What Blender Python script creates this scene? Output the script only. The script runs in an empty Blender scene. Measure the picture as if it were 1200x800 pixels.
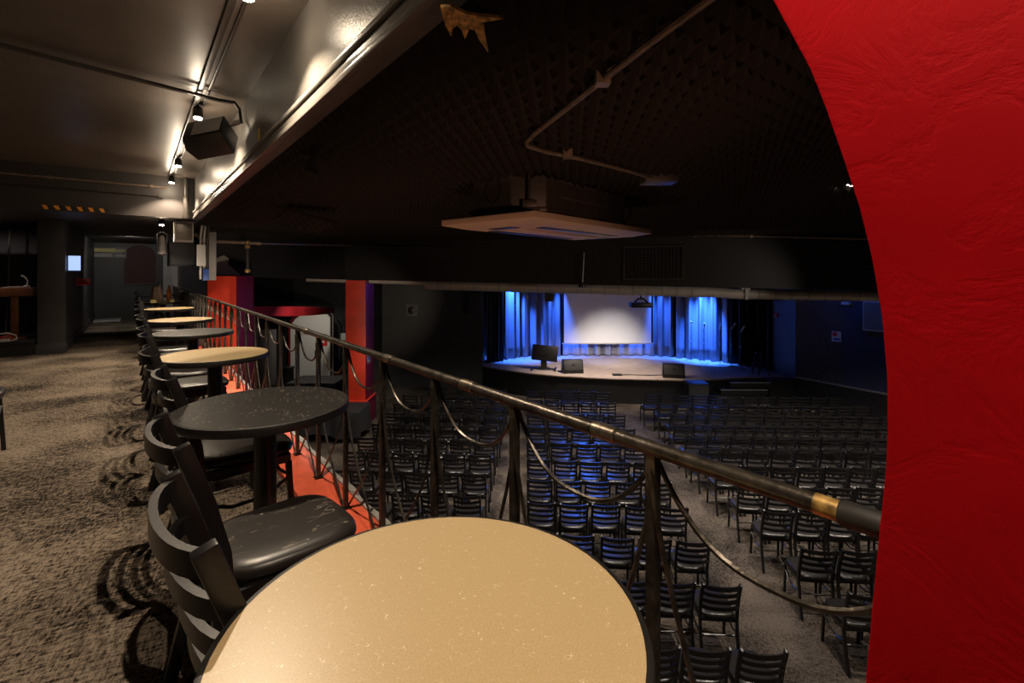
import bpy, bmesh, math, random
from mathutils import Vector, Matrix, noise
R = math.radians
rnd = random.Random(7)
scn = bpy.context.scene
COL = scn.collection

# ------------------------------------------------------------------ frames
F = 560.0                       # focal length in pixels of the 1200-wide frame
EYE = 1.296                     # lens height above the balcony floor (z = 0)
HX, HY = 600.0, 320.0           # image centre column, horizon row
ANG = math.atan(442 / 560)      # balcony direction, turned left of the lens axis
CA, SA = math.cos(ANG), math.sin(ANG)
ZH = -2.744                     # hall floor
ZS = EYE - 3.26                 # stage floor

def B(t, w, z=0.0):             # balcony frame: t along the railing, w towards the hall
    return Vector((w * CA - t * SA, w * SA + t * CA, z))
def U(px, py, Y):               # photo point at a chosen depth
    return Vector(((px - HX) / F * Y, Y, EYE - (py - HY) / F * Y))

# ------------------------------------------------------------------ mesh builder
class MB:
    def __init__(s): s.v = []; s.f = []
    def add(s, vs, fs, M=None):
        n = len(s.v)
        s.v += [tuple(M @ Vector(p)) if M else tuple(p) for p in vs]
        s.f += [tuple(i + n for i in f) for f in fs]
        return s
    def box(s, x0, x1, y0, y1, z0, z1, M=None):
        vs = [(x, y, z) for z in (z0, z1) for y in (y0, y1) for x in (x0, x1)]
        return s.add(vs, [(0,2,3,1),(4,5,7,6),(0,1,5,4),(2,6,7,3),(0,4,6,2),(1,3,7,5)], M)
    def tube(s, pts, r, seg=8, closed=False, M=None, sect=None, up=None):
        pts = [Vector(p) for p in pts]; n = len(pts)
        sect = sect or [(math.cos(2*math.pi*k/seg), math.sin(2*math.pi*k/seg)) for k in range(seg)]
        m = len(sect); vs = []; fs = []
        nrm = None
        for i, p in enumerate(pts):
            if closed: tg = pts[(i+1) % n] - pts[i-1]
            else: tg = pts[min(i+1, n-1)] - pts[max(i-1, 0)]
            tg.normalize()
            if up is not None: a = Vector(up) - tg * tg.dot(Vector(up))
            elif nrm is None:
                h = Vector((0,0,1)) if abs(tg.z) < .9 else Vector((1,0,0)); a = h - tg * tg.dot(h)
            else: a = nrm - tg * tg.dot(nrm)
            a.normalize(); nrm = a; b = tg.cross(a)
            rr = r[i] if isinstance(r, (list, tuple)) else r
            vs += [p + a * (c * rr) + b * (d * rr) for c, d in sect]
        for i in range(n if closed else n - 1):
            j = (i + 1) % n
            fs += [(i*m+k, i*m+(k+1) % m, j*m+(k+1) % m, j*m+k) for k in range(m)]
        if not closed: fs += [tuple(reversed(range(m))), tuple((n-1)*m+k for k in range(m))]
        return s.add(vs, fs, M)
    def bar(s, pts, a, b, up, M=None):   # rectangular section: a along 'up', b across
        return s.tube(pts, 1.0, M=M, up=up, sect=[(a/2,b/2),(-a/2,b/2),(-a/2,-b/2),(a/2,-b/2)])
    def lathe(s, prof, seg=24, M=None):
        vs = []; fs = []; n = len(prof)
        for r, z in prof:
            vs += [(r*math.cos(2*math.pi*k/seg), r*math.sin(2*math.pi*k/seg), z) for k in range(seg)]
        for i in range(n-1):
            fs += [(i*seg+k, i*seg+(k+1) % seg, (i+1)*seg+(k+1) % seg, (i+1)*seg+k) for k in range(seg)]
        fs += [tuple(reversed(range(seg))), tuple((n-1)*seg+k for k in range(seg))]
        return s.add(vs, fs, M)
    def prism(s, poly, z0, z1, M=None):
        n = len(poly)
        vs = [(x, y, z0) for x, y in poly] + [(x, y, z1) for x, y in poly]
        fs = [tuple(reversed(range(n))), tuple(range(n, 2*n))]
        fs += [(k, (k+1) % n, n+(k+1) % n, n+k) for k in range(n)]
        return s.add(vs, fs, M)
    def build(s, name, mat, parent=None, bevel=0, seg=2, smooth=35):
        bm = bmesh.new()
        vv = [bm.verts.new(p) for p in s.v]
        for f in s.f:
            try: bm.faces.new([vv[i] for i in f])
            except ValueError: pass
        bmesh.ops.recalc_face_normals(bm, faces=bm.faces)
        if bevel:
            es = [e for e in bm.edges if len(e.link_faces) == 2 and e.calc_face_angle(0) > R(40)]
            bmesh.ops.bevel(bm, geom=es, offset=bevel, segments=seg, profile=.6, affect='EDGES', clamp_overlap=True)
        me = bpy.data.meshes.new(name); bm.to_mesh(me); bm.free()
        if smooth:
            me.polygons.foreach_set('use_smooth', [True]*len(me.polygons))
            me.set_sharp_from_angle(angle=R(smooth))
        me.materials.append(mat)
        o = bpy.data.objects.new(name, me); COL.objects.link(o)
        if parent: o.parent = parent
        return o

def tag(o, label, cat, group=None):
    o['label'] = label; o['category'] = cat
    if group: o['group'] = group
    return o
def struct(o):
    o['kind'] = 'structure'; return o
def thing(name, label, cat, loc=(0,0,0), rz=0.0, group=None):
    o = bpy.data.objects.new(name, None); COL.objects.link(o)
    o.empty_display_size = .1
    o.location = loc; o.rotation_euler = (0, 0, rz)
    return tag(o, label, cat, group)
def dup(root, loc, rz, label, group=None):
    r = root.copy(); COL.objects.link(r); r.location = loc; r.rotation_euler = (0, 0, rz)
    r['label'] = label
    if group: r['group'] = group
    for ch in list(root.children):
        c = ch.copy(); COL.objects.link(c); c.parent = r
        for g in ch.children:
            d = g.copy(); COL.objects.link(d); d.parent = c
    return r
def place(o, loc, rz=0.0):
    o.location = loc; o.rotation_euler = (0, 0, rz); return o

# ------------------------------------------------------------------ materials
def mat(name, color, rough=.6, metal=0.0, vary=0.0, vscale=8, bump=0.0, bscale=40, spec=.5, emit=None, estr=1.0, coat=0.0):
    m = bpy.data.materials.new(name); m.use_nodes = True
    nt = m.node_tree; p = nt.nodes['Principled BSDF']
    p.inputs['Base Color'].default_value = (*color, 1)
    p.inputs['Roughness'].default_value = rough
    p.inputs['Metallic'].default_value = metal
    p.inputs['Specular IOR Level'].default_value = spec
    p.inputs['Coat Weight'].default_value = coat
    if emit:
        p.inputs['Emission Color'].default_value = (*emit, 1); p.inputs['Emission Strength'].default_value = estr
    tc = nt.nodes.new('ShaderNodeTexCoord')
    if vary:
        n = nt.nodes.new('ShaderNodeTexNoise'); n.inputs['Scale'].default_value = vscale; n.inputs['Detail'].default_value = 5
        nt.links.new(tc.outputs['Object'], n.inputs['Vector'])
        cr = nt.nodes.new('ShaderNodeValToRGB')
        cr.color_ramp.elements[0].position = .3; cr.color_ramp.elements[1].position = .7
        cr.color_ramp.elements[0].color = (*[c*(1-vary) for c in color], 1)
        cr.color_ramp.elements[1].color = (*[min(1, c*(1+vary)) for c in color], 1)
        nt.links.new(n.outputs['Fac'], cr.inputs['Fac']); nt.links.new(cr.outputs['Color'], p.inputs['Base Color'])
    if bump:
        n = nt.nodes.new('ShaderNodeTexNoise'); n.inputs['Scale'].default_value = bscale; n.inputs['Detail'].default_value = 4
        nt.links.new(tc.outputs['Object'], n.inputs['Vector'])
        b = nt.nodes.new('ShaderNodeBump'); b.inputs['Strength'].default_value = bump; b.inputs['Distance'].default_value = .01
        nt.links.new(n.outputs['Fac'], b.inputs['Height']); nt.links.new(b.outputs['Normal'], p.inputs['Normal'])
    return m

class NT:                                            # tiny node helper
    def __init__(s, m): s.nt = m.node_tree; s.p = s.nt.nodes['Principled BSDF']
    def n(s, kind, **kw):
        x = s.nt.nodes.new(kind)
        for k, v in kw.items():
            if k in x.inputs: x.inputs[k].default_value = v
            else: setattr(x, k, v)
        return x
    def l(s, a, b): s.nt.links.new(a, b)
    def math(s, op, a, b=None):
        x = s.n('ShaderNodeMath', operation=op)
        for i, q in enumerate((a, b)):
            if q is None: continue
            if isinstance(q, (int, float)): x.inputs[i].default_value = q
            else: s.l(q, x.inputs[i])
        return x.outputs[0]
    def ramp(s, fac, stops):
        x = s.n('ShaderNodeValToRGB'); e = x.color_ramp.elements
        e[0].position, e[0].color = stops[0][0], (*stops[0][1], 1)
        e[1].position, e[1].color = stops[-1][0], (*stops[-1][1], 1)
        for q, c in stops[1:-1]:
            k = e.new(q); k.color = (*c, 1)
        s.l(fac, x.inputs['Fac']); return x.outputs['Color']
    def mix(s, fac, a, b, kind='MIX'):
        x = s.n('ShaderNodeMix', data_type='RGBA', blend_type=kind)
        for sock, q in ((x.inputs[0], fac), (x.inputs[6], a), (x.inputs[7], b)):
            if isinstance(q, (int, float)): sock.default_value = q
            elif isinstance(q, tuple): sock.default_value = (*q, 1)
            else: s.l(q, sock)
        return x.outputs[2]

def carpet_mat(name, rot, lo, mid, hi):
    m = mat(name, mid, rough=.95, spec=.15); k = NT(m)
    tc = k.n('ShaderNodeTexCoord')
    mp = k.n('ShaderNodeMapping'); mp.inputs['Rotation'].default_value = (0, 0, rot); k.l(tc.outputs['Object'], mp.inputs['Vector'])
    def stretch(sx, sy, sc, det=6, rough=.65):
        q = k.n('ShaderNodeMapping'); q.inputs['Scale'].default_value = (sx, sy, 1); k.l(mp.outputs['Vector'], q.inputs['Vector'])
        n = k.n('ShaderNodeTexNoise', Scale=sc, Detail=det, Roughness=rough); k.l(q.outputs['Vector'], n.inputs['Vector']); return n.outputs['Fac']
    a = stretch(1, 3.5, 20); b = stretch(4, 1, 24); c = stretch(1, 1, 1.3, 3, .5)
    s = k.math('ADD', k.math('MULTIPLY', a, .40), k.math('MULTIPLY', b, .38))
    s = k.math('ADD', s, k.math('MULTIPLY', c, .30))
    s = k.math('SUBTRACT', s, .04)
    col = k.ramp(s, [(.445, lo), (.485, mid), (.56, hi)])
    w1 = k.n('ShaderNodeTexNoise', Scale=260.0, Detail=2.0); k.l(mp.outputs['Vector'], w1.inputs['Vector'])
    col = k.mix(.7, col, k.ramp(w1.outputs['Fac'], [(.35, (.35, .35, .35)), (.65, (1.5, 1.5, 1.5))]), 'MULTIPLY')
    k.l(col, k.p.inputs['Base Color'])
    bp = k.n('ShaderNodeBump', Strength=.7, Distance=.006); k.l(w1.outputs['Fac'], bp.inputs['Height']); k.l(bp.outputs['Normal'], k.p.inputs['Normal'])
    return m

M_carpet = carpet_mat('balcony carpet', R(12), (.009, .007, .005), (.12, .093, .070), (.28, .225, .172))
M_hallcarpet = carpet_mat('hall carpet', R(8), (.012, .010, .008), (.06, .048, .038), (.115, .093, .075))

def red_mat(name, col, deep):
    m = mat(name, col, rough=.6, spec=.10); k = NT(m)
    tc = k.n('ShaderNodeTexCoord')
    n1 = k.n('ShaderNodeTexNoise', Scale=2.6, Detail=3.0, Distortion=1.2); k.l(tc.outputs['Object'], n1.inputs['Vector'])
    v = k.n('ShaderNodeTexNoise', Scale=7.0, Detail=6.0, Roughness=.62, Distortion=.8); k.l(tc.outputs['Object'], v.inputs['Vector'])
    mp = k.n('ShaderNodeMapping'); mp.inputs['Scale'].default_value = (9, 9, 2.2); k.l(tc.outputs['Object'], mp.inputs['Vector'])
    st = k.n('ShaderNodeTexNoise', Scale=2.5, Detail=4.0); k.l(mp.outputs['Vector'], st.inputs['Vector'])
    ridge = k.math('ABSOLUTE', k.math('SUBTRACT', v.outputs['Fac'], .5))
    ridge = k.math('MINIMUM', k.math('MULTIPLY', ridge, 14), 1.0)
    h = k.math('ADD', k.math('MULTIPLY', ridge, .35), k.math('MULTIPLY', st.outputs['Fac'], .5))
    h = k.math('ADD', h, n1.outputs['Fac'])
    bp = k.n('ShaderNodeBump', Strength=.22, Distance=.005); k.l(h, bp.inputs['Height']); k.l(bp.outputs['Normal'], k.p.inputs['Normal'])
    k.l(k.ramp(n1.outputs['Fac'], [(.3, deep), (.7, col)]), k.p.inputs['Base Color'])
    return m
M_red = red_mat('red painted plaster', (.46, .002, .007), (.39, .001, .005))
M_curbred = mat('orange red kerb paint', (.74, .12, .055), rough=.45, vary=.12, vscale=12, bump=.15, bscale=30)
M_pillar = mat('orange red pillar paint', (.66, .045, .018), rough=.5, vary=.12, vscale=4, bump=.35, bscale=14)
M_redside = mat('plum red pillar side', (.14, .004, .03), rough=.5, bump=.2, bscale=12)  # darker plum tone on the right faces of the pillars

def laminate(name, base, dark, light, fibre):
    m = mat(name, base, rough=.36 if fibre else .42, spec=.45 if fibre else .35); k = NT(m)
    tc = k.n('ShaderNodeTexCoord')
    n = k.n('ShaderNodeTexNoise', Scale=420.0, Detail=2.0); k.l(tc.outputs['Object'], n.inputs['Vector'])
    col = k.ramp(n.outputs['Fac'], [(.35, dark), (.65, light)])
    if fibre:
        f = k.n('ShaderNodeTexNoise', Scale=46.0, Detail=0.5, Distortion=1.6); k.l(tc.outputs['Object'], f.inputs['Vector'])
        g = k.n('ShaderNodeTexNoise', Scale=75.0, Detail=1.0); k.l(tc.outputs['Object'], g.inputs['Vector'])
        line = k.math('LESS_THAN', k.math('ABSOLUTE', k.math('SUBTRACT', f.outputs['Fac'], .5)), .010)
        line = k.math('MULTIPLY', line, k.math('GREATER_THAN', g.outputs['Fac'], .60))
        col = k.mix(k.math('MULTIPLY', line, .75), col, (.80, .70, .52))
    else:
        v = k.n('ShaderNodeTexVoronoi', Scale=75.0); k.l(tc.outputs['Object'], v.inputs['Vector'])
        dot = k.math('LESS_THAN', v.outputs['Distance'], .20)
        g = k.n('ShaderNodeTexNoise', Scale=14.0, Detail=3.0); k.l(tc.outputs['Object'], g.inputs['Vector'])
        dot = k.math('MULTIPLY', dot, k.math('GREATER_THAN', g.outputs['Fac'], .5))
        col = k.mix(k.math('MULTIPLY', dot, .8), col, (.40, .37, .33))
    k.l(col, k.p.inputs['Base Color'])
    return m
M_tan = laminate('tan fibre laminate', (.50, .37, .20), (.45, .33, .17), (.54, .41, .23), True)
M_darktop = laminate('black speckled laminate', (.014, .013, .012), (.008, .008, .007), (.022, .021, .02), False)

M_black = mat('black powder coat', (.008, .0075, .0078), rough=.33, spec=.5, bump=.04, bscale=200)
M_edge = mat('black rubber edge', (.012, .011, .011), rough=.45)
M_vinyl = mat('black vinyl', (.016, .014, .013), rough=.33, spec=.6, bump=.12, bscale=90)
M_iron = mat('worn black iron', (.075, .064, .052), rough=.34, metal=.7, vary=.6, vscale=30, bump=.15, bscale=70)
M_ironlight = mat('worn bare iron', (.20, .17, .13), rough=.35, metal=.85, vary=.4, vscale=40)
M_brass = mat('rubbed gold paint', (.40, .25, .08), rough=.4, metal=.4, vary=.9, vscale=38)
M_tape = mat('black grip tape', (.018, .017, .016), rough=.6)
M_ceil = mat('dark brown gloss ceiling paint', (.115, .095, .078), rough=.36, vary=.18, vscale=3, bump=.12, bscale=7)
M_fascia = mat('charcoal gloss beam paint', (.13, .12, .108), rough=.36, bump=.22, bscale=60, vary=.15, vscale=5)
M_trim = mat('charcoal gloss trim paint', (.20, .185, .165), rough=.25, bump=.08, bscale=30)
M_foam = mat('black acoustic foam', (.018, .0135, .0105), rough=.85, spec=.2)
M_soffit = mat('dark brown soffit paint', (.028, .022, .019), rough=.5, bump=.08, bscale=8)
M_blackwall = mat('black wall paint', (.012, .012, .013), rough=.55, vary=.2, vscale=4, bump=.1, bscale=10)
M_greywall = mat('charcoal wall paint', (.045, .044, .046), rough=.5, vary=.15, vscale=3, bump=.08, bscale=8)
M_navy = mat('dark navy wall paint', (.030, .040, .072), rough=.45, vary=.2, vscale=2, bump=.08, bscale=8)
M_header = mat('black bulkhead paint', (.007, .0065, .006), rough=.6, bump=.06, bscale=5)
M_steel = mat('galvanised sheet steel', (.22, .20, .18), rough=.38, metal=.8, vary=.15, vscale=5)
M_duct = mat('spiral duct steel', (.55, .50, .44), rough=.45, metal=.3, vary=.12, vscale=4)
M_cassette = mat('dull brown sheet metal', (.10, .082, .07), rough=.42, metal=.35, vary=.2, vscale=6)
M_panelbeige = mat('beige plastic', (.52, .36, .26), rough=.5)
M_conduit = mat('black painted conduit', (.03, .026, .022), rough=.35)
M_bareconduit = mat('worn conduit', (.23, .17, .125), rough=.35, metal=.4, vary=.3, vscale=14)
M_white = mat('off white paint', (.62, .60, .56), rough=.45)
M_palegrey = mat('pale grey paint', (.42, .41, .39), rough=.5, vary=.1, vscale=4)
M_grey = mat('mid grey panel', (.16, .145, .14), rough=.6, vary=.1)
M_curtain = mat('stage curtain cloth', (.24, .24, .28), rough=.85, spec=.2, bump=.05, bscale=120)
M_blackcurtain = mat('black stage curtain', (.022, .022, .026), rough=.85, spec=.2)
M_stagetop = mat('stage carpet', (.40, .33, .29), rough=.9, vary=.12, vscale=5, bump=.1, bscale=150)
M_stageblack = mat('black stage skirt', (.005, .005, .0055), rough=.6)
M_screen = mat('matt screen cloth', (.80, .79, .78), rough=.8, spec=.1)
M_plastic = mat('black plastic', (.008, .008, .009), rough=.4)
M_grille = mat('black speaker grille', (.03, .03, .031), rough=.6, bump=.3, bscale=250)
M_wood = mat('orange brown wood', (.22, .075, .028), rough=.45, vary=.3, vscale=6)
M_cloth = mat('black table cloth', (.012, .012, .013), rough=.85)
M_bulb = mat('warm lamp lens', (1, .85, .6), emit=(1.0, .80, .55), estr=150)
M_downlight = mat('white downlight lens', (1, 1, 1), emit=(1, .93, .82), estr=7)
M_tablet = mat('lit tablet screen', (.2, .3, .6), emit=(.42, .58, 1.0), estr=1.1)
M_orange = mat('orange reflective tape', (.85, .30, .02), rough=.5, vary=.2, vscale=30)
M_yellow = mat('yellow sticker', (.80, .50, .04), rough=.5)
M_gold = mat('torn yellow insulation', (.62, .38, .15), rough=.9, vary=.6, vscale=60, bump=.6, bscale=120)
M_maroon = mat('dark maroon paint', (.05, .006, .006), rough=.6)
M_kraft = mat('brown paper', (.48, .34, .24), rough=.8, vary=.2, vscale=20, bump=.3, bscale=30)
M_orangecloth = mat('orange wrapper', (.75, .26, .05), rough=.5, vary=.3, vscale=20)
M_lemon = mat('pale yellow card', (.72, .66, .26), rough=.6)
M_signred = mat('red sign', (.65, .02, .02), rough=.4)
M_redplastic = mat('red plastic', (.5, .01, .012), rough=.4)
M_redband = mat('deep red bar front', (.20, .008, .012), rough=.4, vary=.2, vscale=3)
M_cream = mat('cream cable', (.55, .50, .45), rough=.5)
M_scallop = mat('grey painted scallop', (.30, .29, .27), rough=.5, vary=.2, vscale=15)
M_bluebox = mat('blue plastic', (.03, .09, .4), rough=.4)
M_lightgrey = mat('matt light grey', (.28, .26, .24), rough=.8, vary=.15, vscale=6)  # one light grey for the bulkhead patch and the trunking

def scratched():
    m = mat('scratched black vinyl', (.022, .019, .017), rough=.36, spec=.55); k = NT(m)
    tc = k.n('ShaderNodeTexCoord')
    mp = k.n('ShaderNodeMapping'); mp.inputs['Rotation'].default_value = (0, 0, R(35)); mp.inputs['Scale'].default_value = (9, 2.6, 1); k.l(tc.outputs['Object'], mp.inputs['Vector'])
    f = k.n('ShaderNodeTexNoise', Scale=1.6, Detail=2.0, Distortion=1.4); k.l(mp.outputs['Vector'], f.inputs['Vector'])
    g = k.n('ShaderNodeTexNoise', Scale=9.0, Detail=2.0); k.l(tc.outputs['Object'], g.inputs['Vector'])
    line = k.math('LESS_THAN', k.math('ABSOLUTE', k.math('SUBTRACT', f.outputs['Fac'], .5)), .0065)
    line = k.math('MULTIPLY', line, k.math('GREATER_THAN', g.outputs['Fac'], .50))
    k.l(k.mix(k.math('MULTIPLY', line, .6), (.022, .019, .017), (.40, .35, .29)), k.p.inputs['Base Color'])
    return m
M_scratch = scratched()

# ------------------------------------------------------------------ camera
cam = bpy.data.cameras.new('camera'); camo = bpy.data.objects.new('camera', cam); COL.objects.link(camo)
cam.sensor_width = 36; cam.lens = F / 1200 * 36; cam.shift_y = -(400 - HY) / 1200; cam.clip_start = .05
camo.location = (0, 0, EYE); camo.rotation_euler = (R(90), 0, 0)
scn.camera = camo

# ================================================================== ROOM SHELL
def bal(o): o.rotation_euler = (0, 0, ANG); return o       # meshes laid out in (w, t, z)
T_SOFFIT, T_COL, T_END = 9.02, 10.65, 17.6
Z_BC, Z_LOW = 2.776, 2.15                                   # balcony ceiling, lowered ceiling
W_RAIL, Z_RAIL, Z_CURB = .885, .915, .04
W_FAS = .74

struct(bal(MB().box(-3.2, .726, -3.5, T_END, -.25, 0).build('floor_balcony', M_carpet)))
struct(bal(MB().box(-3.2, .82, -3.5, T_SOFFIT, Z_BC, Z_BC+.2).build('ceiling_balcony', M_ceil)))
struct(bal(MB().box(-3.2, .82, T_SOFFIT, T_END+.2, Z_LOW, Z_BC+.2).build('ceiling_soffit', M_soffit)))
struct(bal(MB().box(-3.4, -3.2, -3.5, T_END, 0, Z_BC).build('wall_balcony_left', M_greywall)))
struct(bal(MB().box(-3.2, 2.6, T_END, T_END+.2, -2.744, Z_LOW).build('wall_balcony_end', M_greywall)))
struct(bal(MB().box(-3.4, 2.6, -3.7, -3.5, -2.744, Z_BC+.2).build('wall_balcony_back', M_greywall)))
# hall side slab face under the railing
struct(bal(MB().box(.726, .95, -3.5, T_END, -2.744, 0).build('wall_balcony_front', M_blackwall)))

# red kerb the railing stands on
curb = MB().box(.726, .966, .0, T_END, 0, Z_CURB)
struct(bal(curb.build('trim_1', M_curbred, bevel=.006)))
# wavy grey scallop along the kerb's hall edge
sc = MB(); n = 34*8+1; vs = []; fs = []
for i in range(n):
    t = .2 + i*.0604; wv = .5 - .5*math.cos(2*math.pi*(t-.626)/.483)
    for w, z in ((.967, Z_CURB+.008), (.985+.035*wv, Z_CURB+.012-.02*wv), (.985+.035*wv, Z_CURB-.03-.05*wv), (.967, Z_CURB-.09)):
        vs.append((w, t, z))
for i in range(n-1):
    for k in range(4): fs.append((i*4+k, i*4+(k+1) % 4, (i+1)*4+(k+1) % 4, (i+1)*4+k))
fs += [(0,1,2,3), tuple((n-1)*4+k for k in (3,2,1,0))]
struct(bal(sc.add(vs, fs).build('trim_2', M_scallop)))

# beam over the railing with its mouldings
struct(bal(MB().box(W_FAS, .82, -3.5, T_SOFFIT, 2.15, Z_BC).build('beam', M_fascia, bevel=.004)))
tr = MB()
tr.box(W_FAS-.028, W_FAS+.002, .2, T_SOFFIT, 2.147, 2.178)
tr.box(W_FAS-.016, W_FAS+.002, .2, T_SOFFIT, 2.178, 2.236)
tr.box(W_FAS-.030, W_FAS+.002, .2, T_SOFFIT, 2.236, 2.262)
tr.box(W_FAS-.010, W_FAS+.002, .2, T_SOFFIT, 2.262, 2.285)
struct(bal(tr.build('trim_3', M_trim, bevel=.006)))

# the red arched pier at the right: outline in the plane w = .80
def on_pier(px, py, w=.80):
    r = (px - HX) / F; Y = w / (r*CA + SA)
    return (Y*(CA - r*SA), EYE - (py - HY)/F*Y)
edge = [on_pier(*p) for p in ((1006,900),(1013,800),(1022,700),(1030,615),(1036,560),(1039,500),(1038,440),(1032,370),(1020,300),(1005,240),(985,180),(966,125),(948,80),(905,0))]
edge = [(edge[0][0]-.02, 0.0)] + edge
for q in ((.40, 1.84), (.49, 1.95), (.60, 2.04), (.74, 2.11), (.92, 2.145)): edge.append(q)
poly = edge + [(.92, 2.16), (-2.6, 2.16), (-2.6, 0.0)]
pier = MB(); n = len(poly)
pv = [(.80, t, z) for t, z in poly] + [(.975, t, z) for t, z in poly]
pier.add(pv, [tuple(range(n)), tuple(reversed(range(n, 2*n)))] + [(k, (k+1) % n, n+(k+1) % n, n+k) for k in range(n)])
struct(bal(pier.build('wall_arch', M_red, bevel=.006)))

# hall
hall = [(-9,5), (-9,20), (10,20), (10.2,12), (13,6), (13,-4), (-2,-4)]
struct(MB().box(-11, 13.5, -4, 20.5, ZH-.2, ZH).build('floor_hall', M_hallcarpet))
def wall_seg(name, a, b, z0, z1, m, th=.2, inside=1):
    a, b = Vector(a), Vector(b); d = (b-a).normalized(); nrm = Vector((-d.y, d.x))*th*inside
    pol = [tuple(a), tuple(b), tuple(b+nrm), tuple(a+nrm)]
    return struct(MB().prism(pol, z0, z1).build(name, m))
RW = [(13.2, 6.6), (9.3, 13.46), (8.66, 14.6), (9.05, 19.2)]
wall_seg('wall_right', RW[0], RW[1], ZH, 2.4, M_navy, inside=-1)
wall_seg('wall_right_rear', RW[1], RW[2], ZH, 2.4, M_greywall, inside=-1)
wall_seg('wall_stage_right', RW[2], RW[3], ZH, 2.4, M_greywall, inside=-1)
wall_seg('wall_stage_back', (-2, 19.2), (9.2, 19.2), ZH, 2.4, M_blackwall)
wall_seg('wall_left', (-5.2, 16.9), (-1.03, 16.9), ZH, 2.4, M_greywall)
wall_seg('wall_stage_left', (-1.03, 17.1), (-1.03, 19.2), ZH, 2.4, M_blackwall)
wall_seg('wall_bar', (-10.5, 19.6), (-5.2, 19.6), ZH, 2.4, M_blackwall)
wall_seg('wall_bar_side', (-10.5, 15.2), (-10.5, 19.6), ZH, 2.4, M_blackwall)
wall_seg('wall_bar_return', (-5.2, 16.9), (-5.2, 19.6), ZH, 2.4, M_blackwall)
# dado ledge along the right wall
dd = (Vector(RW[0])-Vector(RW[2])).normalized(); nn = Vector((-dd.y, dd.x))
if nn.x > 0: nn = -nn
a0, b0 = Vector(RW[2])+dd*.02, Vector(RW[0])
struct(MB().prism([tuple(a0), tuple(b0), tuple(b0+nn*.10), tuple(a0+nn*.10)], ZH, -1.88).build('trim_4', M_blackwall))
struct(MB().prism([tuple(a0), tuple(b0), tuple(b0+nn*.13), tuple(a0+nn*.13)], -1.88, -1.84).build('trim_5', M_grey, bevel=.008))

# foam hall ceiling
ZC = EYE + .85
def header_y(x): return 12.6 - .24*(x + 4.4)
pitch = .105
fo = MB(); vs = []; fs = []
random.seed(3)
for i in range(-10, 150):
    for j in range(-130, 160):
        w = .822 + i*pitch; t = j*pitch
        c = B(t + pitch/2, w + pitch/2)
        if i < 0 or c.y < .3 or c.x < -7.2 and True or c.x > .95*c.y + 1.2: continue
        if c.x < -4.4:
            if c.y > 9.1 + (c.x + 5.8)*2.6 + 1.0: continue
        elif c.y > header_y(c.x) + .1: continue
        h = .072 + rnd.uniform(-.006, .006)
        b = len(vs)
        for (dw, dt) in ((0,0),(pitch,0),(pitch,pitch),(0,pitch)): vs.append(B(t+dt, w+dw, ZC+.02))
        vs.append(B(t+pitch*.5, w+pitch*.5, ZC+.02-h))
        fs += [(b, b+1, b+4), (b+1, b+2, b+4), (b+2, b+3, b+4), (b+3, b, b+4)]
struct(fo.add(vs, fs).build('ceiling_hall', M_foam, smooth=0))
struct(bal(MB().box(.825, 22, -12, 24, ZC+.26, ZC+.4).build('ceiling_deck', M_blackwall)))

# bulkheads
def bulk(name, p, q, zp, zq, ztop, th, m):
    p, q = Vector(p), Vector(q); d = (q-p).normalized(); nrm = Vector((-d.y, d.x))*th
    b = MB(); vs = []
    for (c, zb) in ((p, zp), (q, zq)):
        for o in (Vector((0,0)), nrm):
            for z in (zb, ztop): vs.append((*(c+o), z))
    b.add(vs, [(0,1,3,2), (4,6,7,5), (0,4,5,1), (2,3,7,6), (0,2,6,4), (1,5,7,3)])
    return struct(b.build(name, m))
hl, hr = (-4.4, 12.6), (9.9, header_y(9.9))
bulk('beam_cross', hl, hr, EYE-.17, EYE-.40, ZC+.26, .5, M_header)
bulk('beam_side', (-6.17, 9.65), (-4.4, 12.6), EYE-.05, EYE-.17, ZC+.26, .25, M_header)

# red pillars of the hall
def pillar(name, x0, x1, y0, y1, ztop, side):
    o = MB().box(x0, x1, y0, y1, ZH+.65, ztop).build(name, M_pillar, bevel=.01)
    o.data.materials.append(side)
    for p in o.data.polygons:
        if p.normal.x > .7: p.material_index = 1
    q = MB().box(x0-.05, x1+.05, y0-.05, y1+.05, ZH, ZH+.65).box(x0-.07, x1+.07, y0-.07, y1+.07, ZH+.62, ZH+.68).build(name+'_plinth', M_pillar, bevel=.01)
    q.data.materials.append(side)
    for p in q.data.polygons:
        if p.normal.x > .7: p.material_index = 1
    struct(o); struct(q)
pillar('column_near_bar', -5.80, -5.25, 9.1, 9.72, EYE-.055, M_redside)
pillar('column_hall', -4.40, -3.87, 12.63, 13.4, EYE-.185, M_redside)

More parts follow.
